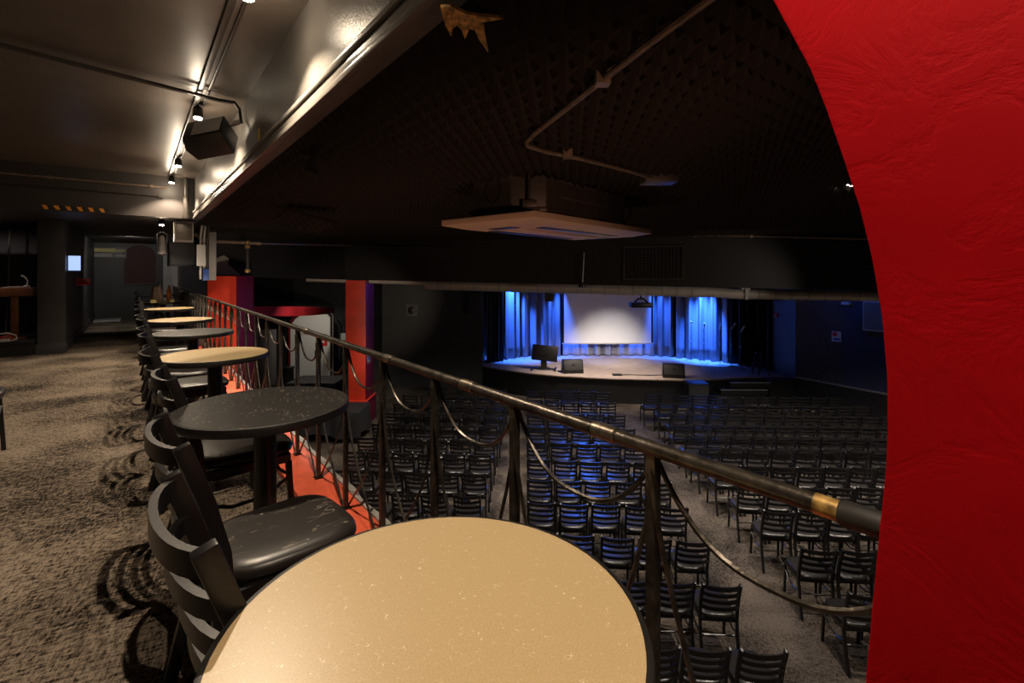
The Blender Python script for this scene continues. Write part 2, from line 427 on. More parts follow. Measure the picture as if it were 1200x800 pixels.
# ================================================================== CHAIRS
def slat_pts(z, y0, sag, hw, n=15):
    return [(hw*math.sin(R(-90 + 180*k/(n-1)))*1.0, y0 - sag*math.cos(R(-90+180*k/(n-1))), z) for k in range(n)]
def make_chair():
    t = thing('ladder_back_chair', 'chair', 'chair')
    # seat: rounded pad, narrower behind
    st = MB(); rings = []
    for (z, k) in ((.432, .93), (.438, .98), (.452, 1.0), (.466, .985), (.476, .93), (.481, .80), (.483, .5)):
        ring = []
        for a in range(32):
            th = 2*math.pi*a/32; c, s = math.cos(th), math.sin(th)
            e = 3.6
            x = abs(c)**(2/e)*(1 if c > 0 else -1)*.202; y = abs(s)**(2/e)*(1 if s > 0 else -1)*.21
            x *= 1 - .10*(.5 - y/.42)
            ring.append((x*k, y*k + .015, z))
        rings.append(ring)
    vs = [p for r_ in rings for p in r_]; m_ = 32; fs = []
    for i in range(len(rings)-1):
        fs += [(i*m_+k, i*m_+(k+1) % m_, (i+1)*m_+(k+1) % m_, (i+1)*m_+k) for k in range(m_)]
    fs += [tuple(reversed(range(m_))), tuple((len(rings)-1)*m_+k for k in range(m_))]
    st.add(vs, fs).build('seat', M_vinyl, t, smooth=60)
    MB().box(-.178, .178, -.175, -.150, .395, .432).box(-.178, .178, .165, .19, .395, .432).box(-.19, -.168, -.16, .18, .395, .432).box(.168, .19, -.16, .18, .395, .432).build('seat_frame', M_black, t)
    # curved slats
    bk = MB()
    for z, y, h_ in ((.828, -.266, .044), (.745, -.242, .036), (.664, -.220, .036), (.584, -.204, .036)):
        bk.bar(slat_pts(z, y, .062, .182), h_, .015, (0, 0, 1))
    bk.build('backrest', M_black, t, smooth=50)
    for s in (-1, 1):
        x = .186*s
        MB().bar([(x, -.262, 0), (x, -.205, .22), (x, -.176, .40), (x, -.190, .55), (x, -.228, .70), (x, -.283, .858)], .040, .028, (0, 1, 0)).build('back_post', M_black, t, bevel=.006, smooth=50)
        MB().bar([(.186*s, .20, 0), (.18*s, .178, .40)], .026, .026, (0, 1, 0)).build('leg', M_black, t, bevel=.004)
    sp = MB()
    for s in (-1, 1):
        sp.tube([(.186*s, -.19, .30), (.184*s, -.06, .255), (.183*s, .08, .262), (.184*s, .186, .33)], .0085, 6)
    sp.tube([(-.183, .186, .33), (0, .186, .30), (.183, .186, .33)], .0085, 6)
    sp.tube([(-.183, -.196, .27), (0, -.196, .27), (.183, -.196, .27)], .0085, 6)
    sp.build('stretcher', M_black, t)
    return t
CHAIR = make_chair(); _first = [True]
def chair(loc, rz, label, group):
    if _first[0]:
        _first[0] = False; CHAIR['label'] = label; CHAIR['group'] = group
        return place(CHAIR, loc, rz)
    return dup(CHAIR, loc, rz, label, group)
ORD = 'first second third fourth fifth sixth seventh eighth ninth tenth eleventh twelfth thirteenth'.split()

# balcony chairs: face the railing, so local +y points along +w
RZ = ANG - R(90)
def bchair(t, w, label, turn=0):
    return chair(B(t, w), RZ + R(turn), label, 'chairs along the balcony tables')
bchair(1.11, .355, 'nearest black slat-back chair, its seat hidden beside the nearest tan table', 4)
scratch_chair = bchair(1.68, .357, 'black slat-back chair with a scratched seat before the near speckled black table', 5)
bchair(2.63, .39, 'black slat-back chair with a shiny seat showing under the near speckled black table', 3)
bchair(3.40, .35, 'black slat-back chair just before the second tan table', 4)
bchair(4.36, .35, 'black slat-back chair just beyond the second tan table', 2)
bchair(4.92, .34, 'black slat-back chair just before the farther speckled black table', -3)
bchair(5.92, .34, 'black slat-back chair just beyond the farther speckled black table', 3)
bchair(6.45, .33, 'black slat-back chair just before the third tan table along the railing', 0)
bchair(7.5, .33, 'black slat-back chair just beyond the third tan table along the railing', 2)
bchair(8.7, .33, 'black slat-back chair just before the fourth tan table along the railing', -2)
bchair(9.75, .34, 'black slat-back chair just beyond the fourth tan table along the railing', 3)
bchair(10.95, .33, 'black slat-back chair before the tan table with the paper bag', 0)
bchair(14.5, .33, 'black slat-back chair at the far dark table near the end wall', 0)
chair(B(4.86, -.94), RZ + R(4), 'black slat-back chair standing alone at the left edge of the aisle carpet', 'chairs along the balcony tables')

# hall chairs
def jit(s): return rnd.uniform(-s, s)
MIDY = [13.0, 11.95, 10.93, 9.95, 9.05, 8.22, 7.43, 6.67, 5.88, 5.08, 4.2]
for i, Y in enumerate(MIDY):
    xl = .42 - .034*(13 - Y)
    for j in range(5):
        x = xl + .215 + .452*j + jit(.012); y = Y + .25 - .075*.452*j + jit(.02)
        chair((x, y, ZH), R(-4 + jit(2.5)), f'black slat-back chair, middle block, {ORD[i]} row from the stage, {ORD[j]} from its left aisle', 'chairs of the middle block')
LEFTY = [13.2, 12.36, 11.55, 10.8, 10.0, 9.14, 8.43, 7.64, 6.9, 6.15]
for i, Y in enumerate(LEFTY):
    xr = -.1 - .052*(13.1 - Y)
    for j in range(6):
        x = xr - .215 - .458*j + jit(.012); y = Y + .25 + .075*.458*j + jit(.025)
        if i == 0 and j == 5: continue
        chair((x, y, ZH), R(-4 + jit(3)), f'black slat-back chair, left block, {ORD[i]} row from the stage, {ORD[j]} from its right aisle', 'chairs of the left block')
RIGHTY = [12.6, 11.75, 10.9, 10.15, 9.45, 8.75, 7.95, 7.17, 6.43, 5.55, 4.78]
for i, Y in enumerate(RIGHTY):
    m = .07*max(0, (Y-5)/8); xl = 3.47 - .012*(13-Y) + (.14 if i in (1, 2) else 0)
    nmax = (12, 13, 12)[i] if i < 3 else 14
    for j in range(nmax):
        p = .424 if i < 4 else .44
        x = xl + .215 + p*j + jit(.012); y = Y + .25 - m*p*j + jit(.025)
        if x > .80*y + .1 or x > 8.75: break
        chair((x, y, ZH), R(-3 + jit(3) + (i > 6)*(-3)), f'black slat-back chair, right block, {ORD[i]} row from the stage, {ORD[j]} from its aisle', 'chairs of the right block')

# the near balcony chair has its own scratched seat
for ch in scratch_chair.children:
    if ch.name.split('.')[0] == 'seat':
        ch.data = ch.data.copy(); ch.data.materials[0] = M_scratch
        ch['label'] = 'black vinyl seat covered in pale scratches'

# ================================================================== TABLES
def make_table(top, t, w, label):
    r = thing('round_table', label, 'table', B(t, w), ANG, 'round tables along the railing')
    H = .745
    MB().lathe([(.30, H-.03), (.324, H-.03), (.324, H-.004), (.321, H)], 72).build('tabletop', top, r)
    MB().lathe([(.3245, H-.036), (.331, H-.034), (.3335, H-.026), (.3335, H-.009), (.331, H-.002), (.3245, H-.0006)], 72).build('edge_band', M_edge, r)
    MB().lathe([(.12, H-.05), (.12, H-.037)], 24).lathe([(.044, .06), (.044, H-.05)], 24).build('column', M_black, r)
    ft = MB()
    for a in range(4):
        ft.bar([(0, 0, .055), (.12*math.cos(a*math.pi/2), .12*math.sin(a*math.pi/2), .048), (.245*math.cos(a*math.pi/2), .245*math.sin(a*math.pi/2), .018)], .034, .05, (0, 0, 1))
    ft.lathe([(.07, .03), (.07, .07), (.05, .085)], 20)
    ft.build('base', M_black, r, bevel=.004)
    return r
make_table(M_tan, .67, .376, 'nearest round table with a tan fibre-flecked top and black edge')
make_table(M_darktop, 2.22, .43, 'near round table with a speckled black top, behind the nearest tan one')
make_table(M_tan, 3.815, .43, 'second tan-topped round table, between two speckled black tables')
make_table(M_darktop, 5.39, .43, 'farther round table with a speckled black top')
make_table(M_tan, 6.93, .43, 'third tan-topped round table, just past the farther black one')
make_table(M_tan, 9.2, .43, 'fourth tan-topped round table along the railing')
T7 = make_table(M_tan, 11.4, .43, 'tan-topped round table carrying the paper bag and yellow boxes')
make_table(M_darktop, 14.9, .43, 'far dark-topped round table near the balcony end wall')

# bits on the far table
bag = thing('paper_bag', 'crumpled brown paper bag standing on the far tan table', 'bag', B(11.38, .33, .745), RZ)
bm_ = MB(); vs = []; fs = []
for i, z in enumerate((0, .10, .2, .27, .31)):
    for a in range(16):
        th = 2*math.pi*a/16; k = (1, 1.02, .9, .72, .62)[i]
        rr = 1/max(abs(math.cos(th))/.15, abs(math.sin(th))/.09)*k*(1+.08*math.sin(5*th+i))
        vs.append((rr*math.cos(th), rr*math.sin(th), z + (.02*math.sin(3*th) if i == 4 else 0)))
for i in range(4): fs += [(i*16+k, i*16+(k+1) % 16, (i+1)*16+(k+1) % 16, (i+1)*16+k) for k in range(16)]
fs.append(tuple(reversed(range(16))))
bo = bm_.add(vs, fs).build('sack', M_kraft, bag)
so = bo.modifiers.new('thick', 'SOLIDIFY'); so.thickness = .004
MB().tube([(-.05, .02, .30), (-.045, .02, .37), (.0, .02, .40), (.045, .02, .37), (.05, .02, .30)], .008, 6).build('handle', M_kraft, bag)
ob = tag(MB().lathe([(.035, 0), (.045, .03), (.047, .16), (.03, .24), (.016, .27), (.018, .31)], 16, Matrix.Rotation(R(-8), 4, 'Y')).build('bottle', M_orangecloth), 'orange wrapped bottle leaning beside the paper bag', 'bottle'); place(ob, B(11.33, .52, .75), RZ)
for (t, w, s, l) in ((11.10, .27, (.15, .08, .055), 'larger pale yellow card box in front of the paper bag'), (11.2, .56, (.09, .07, .05), 'small pale yellow card box below the orange bottle')):
    o = MB().box(-s[0]/2, s[0]/2, -s[1]/2, s[1]/2, 0, s[2]).box(-s[0]/2-.003, s[0]/2+.003, -s[1]/2-.003, s[1]/2+.003, s[2]*.62, s[2]+.003).build('card_box', M_lemon, bevel=.003)
    place(tag(o, l, 'box'), B(t, w, .745), RZ)

# ================================================================== RAILING
rail = thing('balcony_railing', 'black iron balcony railing with pipe top rail and draped loops', 'railing', (0,0,0), ANG)
T0, DT, NP = .626, .483, 35
def rp(t, z, w=W_RAIL): return (w, t, z)
MB().tube([rp(.205, Z_RAIL), rp(4, Z_RAIL), rp(T_END-.02, Z_RAIL)], .0165, 14).build('top_rail', M_iron, rail)
for t in (.76, 1.36, 2.0, 3.3, 4.7, 6.2):
    o = MB().tube([rp(t-.035, Z_RAIL), rp(t-.033, Z_RAIL), rp(t+.033, Z_RAIL), rp(t+.035, Z_RAIL)], [.0170, .0195, .0195, .0170], 14).build('rail_sleeve', M_ironlight, rail)
    o['label'] = 'bare metal coupling on the top rail'
o = MB().tube([rp(.275, Z_RAIL), rp(.31, Z_RAIL)], .0172, 14).build('worn_band', M_brass, rail); o['label'] = 'patch worn through to gold'
MB().tube([rp(.206, Z_RAIL), rp(.215, Z_RAIL), rp(.27, Z_RAIL), rp(.275, Z_RAIL)], [.0195, .0205, .0205, .0175], 14).build('grip_wrap', M_tape, rail)
post_me = swag_me = rodl_me = rodr_me = None
def inst(cache, name, fn, t):
    if cache is None:
        o = fn().build(name, M_iron, rail, smooth=50); o.location = (W_RAIL, t, 0); return o
    o = cache.copy(); COL.objects.link(o); o.location = (W_RAIL, t, 0); return o
def f_post(): return MB().box(-.0115, .0115, -.0115, .0115, Z_CURB, Z_RAIL-.012).box(-.024, .024, -.024, .024, Z_CURB, Z_CURB+.006)
def sw(u):  # swag from post top at u=0 to next at u=1
    q = 2*u-1
    return Z_RAIL - .022 - .165*(1 - abs(q)**2.6)
def f_swag(): return MB().tube([(.012, DT*k/20, sw(k/20)) for k in range(21)], .0062, 6)
RODPTS = [(0.0, .87), (.012, .80), (.03, .725), (.06, .615), (.10, .49), (.15, .405), (.22, .315), (.30, .225), (.38, .15), (.45, .08), (DT, Z_CURB+.01)]
def rodz(u):
    for (a, b), (c, d) in zip(RODPTS, RODPTS[1:]):
        if a <= u <= c: return b + (d-b)*(u-a)/(c-a)
    return RODPTS[-1][1]
def f_rodr(): return MB().tube([(.013, u, z) for u, z in RODPTS], .0058, 6)
def f_rodl(): return MB().tube([(-.013, -u, z) for u, z in RODPTS], .0058, 6)
for i in range(NP):
    t = T0 + DT*i
    if t > T_END - .1: break
    post_me = inst(post_me, 'post', f_post, t) if post_me is None else (inst(post_me, 'post', f_post, t), post_me)[1]
    if t + DT < T_END:
        if swag_me is None: swag_me = inst(None, 'swag', f_swag, t)
        else: inst(swag_me, 'swag', f_swag, t)
        if rodr_me is None: rodr_me = inst(None, 'hanging_rod', f_rodr, t)
        else: inst(rodr_me, 'hanging_rod', f_rodr, t)
    if i > 0:
        if rodl_me is None: rodl_me = inst(None, 'hanging_rod', f_rodl, t)
        else: inst(rodl_me, 'hanging_rod', f_rodl, t)
# the last bay dies into the red pier
o = MB().tube([(.012, T0 - DT*k/20, sw(k/20)) for k in range(18)], .0062, 6).build('swag', M_iron, rail); o.location = (W_RAIL, 0, 0)
o = MB().tube([(-.013, T0-u, z) for u, z in RODPTS if u < .41], .0058, 6).build('hanging_rod', M_iron, rail); o.location = (W_RAIL, 0, 0)

# ================================================================== BALCONY LAMPS AND PIPES
W_L, Z_L = .43, 2.646
def spot(name, loc, target, power, color, size=140, blend=.35, rad=.02):
    l = bpy.data.lights.new(name, 'SPOT'); l.energy = power; l.color = color; l.spot_size = R(size); l.spot_blend = blend; l.shadow_soft_size = rad
    o = bpy.data.objects.new(name, l); COL.objects.link(o); o.location = loc
    o.rotation_euler = (Vector(target) - Vector(loc)).to_track_quat('-Z', 'Y').to_euler()
    return o
WARM = (1.0, .81, .60)
def make_lamp(t, w, z, label, zc):
    r = thing('track_spotlight', label, 'lamp', B(t, w, z), ANG, 'spotlights along the balcony ceiling')
    MB().lathe([(.034, .0), (.040, .005), (.040, .07), (.028, .09), (.012, .10)], 20).build('lamp_body', M_black, r)
    MB().lathe([(.030, -.012), (.030, .001)], 20).build('lens', M_bulb, r)
    MB().tube([(0, 0, .10), (0, 0, zc - z)], .008, 8).box(-.03, .03, -.03, .03, zc-z-.02, zc-z).build('stem', M_black, r)
    return r
POW = 150
lamps = [(2.63, W_L, Z_L, 'nearest lit spotlight on the balcony ceiling', Z_BC),
         (4.95, W_L, Z_L, 'second lit spotlight, beside the wall-bracket speaker', Z_BC),
         (7.33, W_L, Z_L, 'third lit spotlight along the balcony ceiling', Z_BC),
         (8.72, W_L, Z_L, 'fourth lit spotlight, just before the lowered ceiling', Z_BC),
         (9.35, .33, 2.06, 'small lit spotlight under the lowered ceiling', Z_LOW),
         (.25, W_L, Z_L, 'spotlight above the nearest tan table', Z_BC),
         (-2.1, W_L, Z_L, 'spotlight behind the arched red pier', Z_BC)]
for i, (t, w, z, lb, zc) in enumerate(lamps):
    make_lamp(t, w, z, lb, zc)
    p = B(t, w, z - .03)
    spot('lamp_light', p, B(t, w + .02, 0), POW*(.3 if i == 4 else .62 if i == 5 else 1.1), WARM, 122, .45, .012)
    l = bpy.data.lights.new('lamp_spill', 'POINT'); l.energy = 6 if i != 4 else 1; l.color = WARM; l.shadow_soft_size = .03
    q = bpy.data.objects.new('lamp_spill', l); COL.objects.link(q); q.location = B(t, w, z - .07)

tr_ = MB().box(-.018, .018, .15, T_SOFFIT-.02, Z_BC-.03, Z_BC-.002).box(.05, .07, .15, T_SOFFIT-.02, Z_BC-.022, Z_BC-.002)
o = bal(tag(tr_.build('lighting_track', M_conduit, bevel=.003), 'black lighting track running along the balcony ceiling', 'lighting track')); o.location = B(0, W_L-.02, 0)
pp = MB().tube([(-3.1, 4.05, Z_BC-.05), (-.65, 4.33, Z_BC-.05), (.55, 4.60, Z_BC-.05), (.66, 4.63, Z_BC-.035), (.70, 4.64, Z_BC-.08), (.715, 4.645, Z_BC-.2)], .013, 10)
pp.tube([(-3.1, 4.10, Z_BC-.044), (-.65, 4.385, Z_BC-.044), (.55, 4.655, Z_BC-.044), (.66, 4.68, Z_BC-.03)], .008, 8)
bal(tag(pp.build('conduit_pipe', M_conduit), 'pair of conduits crossing the balcony ceiling to the beam', 'pipe'))
pp = MB().tube([(-3.1, 0, 0), (.40, 0, 0)], .014, 8)
for w in (-2.2, -.9, .2): pp.box(w-.02, w+.02, -.02, .02, -.02, .02)
o = bal(tag(pp.build('soffit_pipe', M_bareconduit), 'thin worn pipe along the top of the lowered ceiling edge', 'pipe')); o.location = B(T_SOFFIT-.025, 0, 2.60)
pp = MB().tube([(-3.1, 0, 0), (.33, 0, 0)], .009, 8).box(.28, .34, -.015, .015, -.02, .02)
o = bal(tag(pp.build('soffit_pipe', M_conduit), 'thinner dark pipe just below the worn soffit pipe', 'pipe')); o.location = B(T_SOFFIT-.02, 0, 2.46)

# hazard tape on the edge of the lowered ceiling
hz = thing('hazard_tape', 'orange and black hazard tape on the lowered ceiling edge', 'tape', B(T_SOFFIT-.004, 0, 0), ANG)
def on_t(px, t): r = (px-HX)/F; Y = t/(CA - r*SA); return Y*(r*CA + SA)
w0, w1 = on_t(47, T_SOFFIT), on_t(127, T_SOFFIT)
MB().box(w0, w1, -.003, 0, 2.165, 2.225).build('tape_strip', M_plastic, hz)
for k in range(6):
    a = w0 + (w1-w0)*(k+.1)/6; b = a + (w1-w0)*.6/6
    v = [(a, -.005, 2.222), (b-.02, -.005, 2.222), (b, -.005, 2.168), (a+.03, -.005, 2.168)]
    MB().add(v + [(x, -.003, z) for x, y, z in v], [(0,1,2,3), (7,6,5,4), (0,4,5,1), (1,5,6,2), (2,6,7,3), (3,7,4,0)]).build('orange_stripe', M_orange, hz)

# loudspeaker on a beam bracket
ls = thing('bracket_speaker', 'black and grey wedge loudspeaker bracketed to the balcony beam', 'loudspeaker', B(4.55, .49, 2.34), ANG - R(20)); ls.rotation_euler = (R(-38), R(-12), ANG - R(35))
MB().prism([(-.17, -.11), (.13, -.11), (.13, .11), (-.17, .11), (-.205, 0)], -.02, .20).build('cabinet', M_plastic, ls, bevel=.012)
MB().prism([(-.10, -.118), (.12, -.118), (.12, -.111), (-.10, -.111)], 0, .18).build('grille', M_palegrey, ls, bevel=.002)
MB().bar([(.08, 0, .20), (.08, 0, .24), (.19, .0, .25)], .02, .05, (0, 1, 0)).build('bracket', M_steel, ls)
y1 = MB().box(-.003, 0, -.03, .03, 0, .09).box(-.004, -.002, -.012, .012, .02, .07).build('beam_sticker', M_yellow)
place(tag(y1, 'yellow sticker on the charcoal balcony beam', 'sticker'), B(4.03, W_FAS-.002, 2.30), ANG)

# ------------------------------------------------------------------ far end of the balcony
def onW(px, w): r = (px-HX)/F; Y = w/(r*CA+SA); return Y*(CA - r*SA)
struct(bal(MB().box(-1.22, -.89, T_COL, T_COL+.35, 0, Z_LOW).build('column_balcony', M_greywall, bevel=.01)))
struct(bal(MB().box(-1.1, -.89, T_COL+.35, T_END, 0, Z_LOW).build('wall_corridor', M_greywall)))
struct(bal(MB().box(-1.24, -.875, T_COL-.015, T_COL+.36, 0, .16).box(-.91, -.875, T_COL+.36, T_END, 0, .16).build('baseboard_corridor', M_greywall, bevel=.006)))
struct(bal(MB().box(-3.2, -1.22, T_COL+1.6, T_COL+1.7, 0, Z_LOW).build('wall_booth', M_blackwall)))
st = MB().box(-3.2, -1.24, T_COL, T_COL+1.6, 0, .22).box(-3.2, -1.24, T_COL-.02, T_COL+.02, .19, .23)
struct(bal(st.build('floor_booth', M_stageblack)))
tb = thing('wall_tablet', 'lit pale blue tablet screen on the dark corridor column', 'screen', B(10.9, -.80, 1.33), ANG + R(8))
MB().box(-.085, .085, -.008, .012, 0, .27).build('case', M_plastic, tb, bevel=.004)
MB().box(-.077, .077, -.0095, -.008, .012, .258).build('display', M_tablet, tb)
MB().box(-.02, .02, .012, .10, .08, .12).box(-.10, -.02, .07, .10, .07, .13).build('mount_arm', M_plastic, tb)
sh = thing('wall_shelf', 'small red wall shelf below the tablet in the corridor', 'shelf', B(12.6, -.885, 1.06), ANG)
MB().box(0, .20, -.22, .22, 0, .03).build('shelf_board', M_redplastic, sh, bevel=.004)
MB().box(0, .02, -.22, .22, .03, .16).box(0, .18, .2, .22, .03, .13).build('back_board', M_redplastic, sh, bevel=.004)
# arched niche and pale door on the end wall
arch = [(-.36, 0), (.37, 0), (.37, .78)] + [(.005+.365*math.cos(R(a)), .78+.34*math.sin(R(a))) for a in range(15, 180, 15)] + [(-.36, .78)]
RX = Matrix.Rotation(R(90), 4, 'X')
nf = MB(); out = [(x*1.16, z*1.06 - .04) for x, z in arch]; n = len(arch)
vs = [(x, -.05, z) for x, z in out] + [(x, -.05, z) for x, z in arch] + [(x, 0, z) for x, z in out] + [(x, 0, z) for x, z in arch]
fs = []
for k in range(n):
    j = (k+1) % n
    fs += [(k, j, n+j, n+k), (k, 2*n+k, 2*n+j, j), (n+k, n+j, 3*n+j, 3*n+k)]
o = bal(nf.add(vs, fs).build('window_1', M_greywall)); o.location = B(T_END-.002, .12, 1.0); struct(o)
o = MB().add([(x, -.012, z) for x, z in arch] + [(x, -.004, z) for x, z in arch], [tuple(range(n)), tuple(reversed(range(n, 2*n)))] + [(k, (k+1) % n, n+(k+1) % n, n+k) for k in range(n)]).build('window_2', M_maroon)
bal(o).location = B(T_END-.002, .12, 1.0); struct(o)
dr = struct(bal(MB().box(.66, 1.02, -.05, 0, 0, 1.86).build('door_1', M_palegrey, bevel=.01))); dr.location = B(T_END, 0, 0)
vt = thing('wall_vent', 'pale two-row vent grille high on the corridor end wall', 'vent', B(T_END-.05, -.55, 1.72), ANG)
MB().box(-.36, .36, 0, .05, 0, .30).build('vent_back', M_plastic, vt)
for z in (.03, .17):
    g = MB().box(-.33, .05 if z < .1 else .12, -.012, 0, z, z+.10)
    g.box(.10, .33, -.012, 0, z+.02, z+.06)
    g.build('vent_slats', M_lemon if z > .1 else M_palegrey, vt)
struct(bal(MB().box(-.86, -.3, 16.6, 17.3, 0, .05).build('trim_6', M_palegrey, bevel=.01)))

# booth furniture
gp = thing('grey_panel', 'grey padded panel door leaning in the dark booth', 'panel', B(11.6, -2.0, .22), ANG)
MB().box(-.75, .22, -.03, .03, .78, 1.62).build('panel_board', M_grey, gp, bevel=.01)
MB().box(-.65, .14, -.036, -.03, .88, 1.5).build('inset', M_grey, gp, bevel=.004)
MB().box(-.6, -.55, -.02, .02, 0, .78).box(.05, .10, -.02, .02, 0, .78).build('support_leg', M_plastic, gp)
ws = thing('wooden_stand', 'orange-brown wooden stand on the booth step beside the column', 'stand', B(11.15, -1.52, .22), ANG)
MB().box(-.22, .22, -.16, .16, .70, .84).build('box_top', M_wood, ws, bevel=.008)
MB().box(-.06, .03, -.05, .05, .03, .70).build('post', M_wood, ws, bevel=.005)
MB().box(-.16, .13, -.14, .14, 0, .03).build('foot', M_wood, ws, bevel=.005)
pb = MB().box(-.16, .16, -.10, .10, 0, .012).box(-.1, .12, -.07, .07, .012, .02).build('paper_pile', M_palegrey)
place(tag(pb, 'loose papers lying on the wooden stand', 'paper'), B(11.15, -1.52, 1.06), ANG + R(6))
lm = thing('gooseneck_lamp', 'small curved white gooseneck lamp on the wooden stand', 'lamp', B(11.18, -1.40, 1.08), ANG)
MB().lathe([(.04, 0), (.04, .015), (.01, .02)], 14).build('base', M_white, lm)
MB().tube([(0, 0, .02), (.01, 0, .09), (-.02, 0, .15), (-.07, 0, .18)], [.008, .008, .011, .016], 8).build('neck', M_white, lm)
pl = MB().tube([(0, 0, 0), (.03, 0, 1.0), (.05, 0, 1.86)], .012, 8).lathe([(.09, 0), (.09, .015)], 16).build('thin_pole', M_steel)
place(tag(pl, 'thin grey pole rising beside the grey panel', 'pole'), B(11.9, -1.75, .22), ANG)
ps = thing('power_strip', 'white power strip with tangled cables on the booth step', 'power strip', B(10.72, -1.75, .23), ANG)
MB().box(-.25, .22, -.04, .04, 0, .04).build('strip_body', M_cream, ps, bevel=.006)
MB().tube([(-.2, .02, .04), (-.1, .03, .09), (.05, .02, .12), (.2, .0, .13), (.29, -.02, .09), (.30, -.03, .03), (.2, -.06, .012)], .011, 8).build('cable', M_cream, ps)
o = MB().tube([(.0, -.02, .045), (.06, -.03, .09), (.13, -.03, .07), (.22, -.04, .10), (.26, -.05, .03)], .009, 8).build('cable', M_redplastic, ps); o['label'] = 'red cable'
wp = MB().box(-.09, .09, -.012, 0, 0, .13).box(-.05, .05, -.016, -.012, .035, .09).build('wall_plate', M_palegrey)
place(tag(wp, 'pale square wall plate in the dark booth', 'wall plate'), B(T_COL+1.59, -2.05, 1.0), ANG)
eq = thing('equipment_case', 'low black equipment case with blue-lit lid in the booth', 'case', B(11.15, -2.2, .22), ANG)
MB().box(-.35, .3, -.22, .22, 0, .42).build('case_body', M_plastic, eq, bevel=.01)
MB().box(-.3, .2, -.18, .18, .42, .44).build('lid', M_palegrey, eq, bevel=.005)
MB().box(.19, .27, -.235, -.22, .05, .3).build('label_plate', M_bluebox, eq)

def on_head(px, py, off=.02):
    r = (px-HX)/F; Y = (12.6 - .24*4.4)/(1 + .24*r); return U(px, py, Y - off)
# electrical gear where the beam meets the lowered ceiling
vp = MB().tube([(0, 0, 0), (0, 0, .60)], .035, 12).tube([(0, 0, .02), (0, 0, -.03)], .045, 12)
place(tag(vp.build('drop_pipe', M_conduit), 'thick dark vertical pipe at the beam end', 'pipe'), B(8.93, .62, 2.17))
jb = thing('junction_box', 'grey electrical box hanging at the far end of the beam', 'electrical box', B(9.4, .62, 1.80), ANG)
MB().box(-.13, .13, -.10, .10, 0, .33).build('box_body', M_palegrey, jb, bevel=.006)
MB().box(-.11, .11, -.108, -.10, .03, .30).build('cover', M_steel, jb, bevel=.004)
MB().tube([(0, 0, .33), (0, 0, .36)], .03, 10).build('nipple', M_steel, jb)
hs = thing('hanging_fixture', 'small white stage fixture hanging below the lowered ceiling', 'fixture', B(10.0, .36, 1.60), ANG)
MB().lathe([(.05, 0), (.075, .02), (.06, .10), (.045, .26), (.03, .33)], 14).build('head', M_grey, hs)
MB().tube([(-.06, 0, .16), (-.07, 0, .35), (0, 0, .40), (.07, 0, .35), (.06, 0, .16)], .012, 6).build('yoke', M_black, hs)
MB().tube([(0, 0, .39), (0, 0, .53)], .02, 8).build('clamp', M_black, hs)
sb = thing('hung_speaker', 'dark loudspeaker box hung under the lowered ceiling by the end wall', 'loudspeaker', B(10.2, .62, 1.42), ANG + R(15))
MB().prism([(-.2, -.14), (.2, -.14), (.14, .16), (-.14, .16)], 0, .42).build('cabinet', M_plastic, sb, bevel=.01)
MB().box(-.18, .18, -.15, -.142, .03, .39).build('grille', M_grille, sb)
MB().tube([(0, 0, .42), (0, 0, .73)], .02, 8).build('mount', M_black, sb)
cb = thing('conduit_bundle', 'bundle of grey conduits and switch box at the beam end', 'pipes', B(9.9, .99, 1.17), ANG)
for dx in (-.09, -.04, .01): MB().tube([(dx, 0, .02), (dx, 0, .7), (dx+.02, 0, .96)], .018, 8).build('conduit', M_palegrey if dx < 0 else M_steel, cb)
MB().box(-.15, -.02, -.06, -.015, .25, .62).build('switch_box', M_white, cb, bevel=.006)
MB().box(-.06, .03, -.05, -.01, 0, .2).build('control_box', M_bluebox, cb, bevel=.005)
MB().prism([(.03, -.03), (.14, -.03), (.14, .06), (.03, .06)], .0, .85).build('trunking', M_lightgrey, cb, bevel=.006)

sp_ = thing('sprinkler_pipe', 'dark sprinkler pipe with brass tee above the red pillar', 'pipe', (0,0,0))
A0, A1 = U(240, 282, 8.7), U(306, 285, 9.0); A0.y -= .1
pm = U(290, 284, 8.9)
MB().tube([A0 + Vector((-.25, 0, .10)), A0 + Vector((-.05, 0, .09)), A0, A0.lerp(A1, .5), A1], .035, 10).build('main_pipe', M_bareconduit, sp_)
MB().tube([pm, pm + Vector((0, 0, -.55))], .032, 10).build('drop_leg', M_conduit, sp_)
for dz in (0, -.08, -.53): MB().lathe([(.045, -.03), (.05, 0), (.045, .03)], 12, Matrix.Translation(pm + Vector((0, 0, dz)))).build('brass_collar', M_brass, sp_)
MB().tube([A1, A1.lerp(on_head(404, 287.3, .3), .5), on_head(404, 287.3, .3), on_head(412, 287.5, .08)], .022, 8).build('branch_pipe', M_bareconduit, sp_)
pt = MB()
def on_side(px, py):
    r = (px-HX)/F; q = (r*8.45 + 6.9)/(2.5 - r*4.15); return U(px, py, 8.45 + 4.15*q - .02)
vs = [on_side(x, y) for x, y in ((239,301),(246,300),(252,303),(262,299),(268,303),(266,309),(281,322),(249,322),(247,316),(241,320),(239,318))]
n = len(vs); dv = Vector((.0, .02, 0))
pt.add(list(vs) + [p + dv for p in vs], [tuple(range(n)), tuple(reversed(range(n, 2*n)))] + [(k, (k+1) % n, n+(k+1) % n, n+k) for k in range(n)])
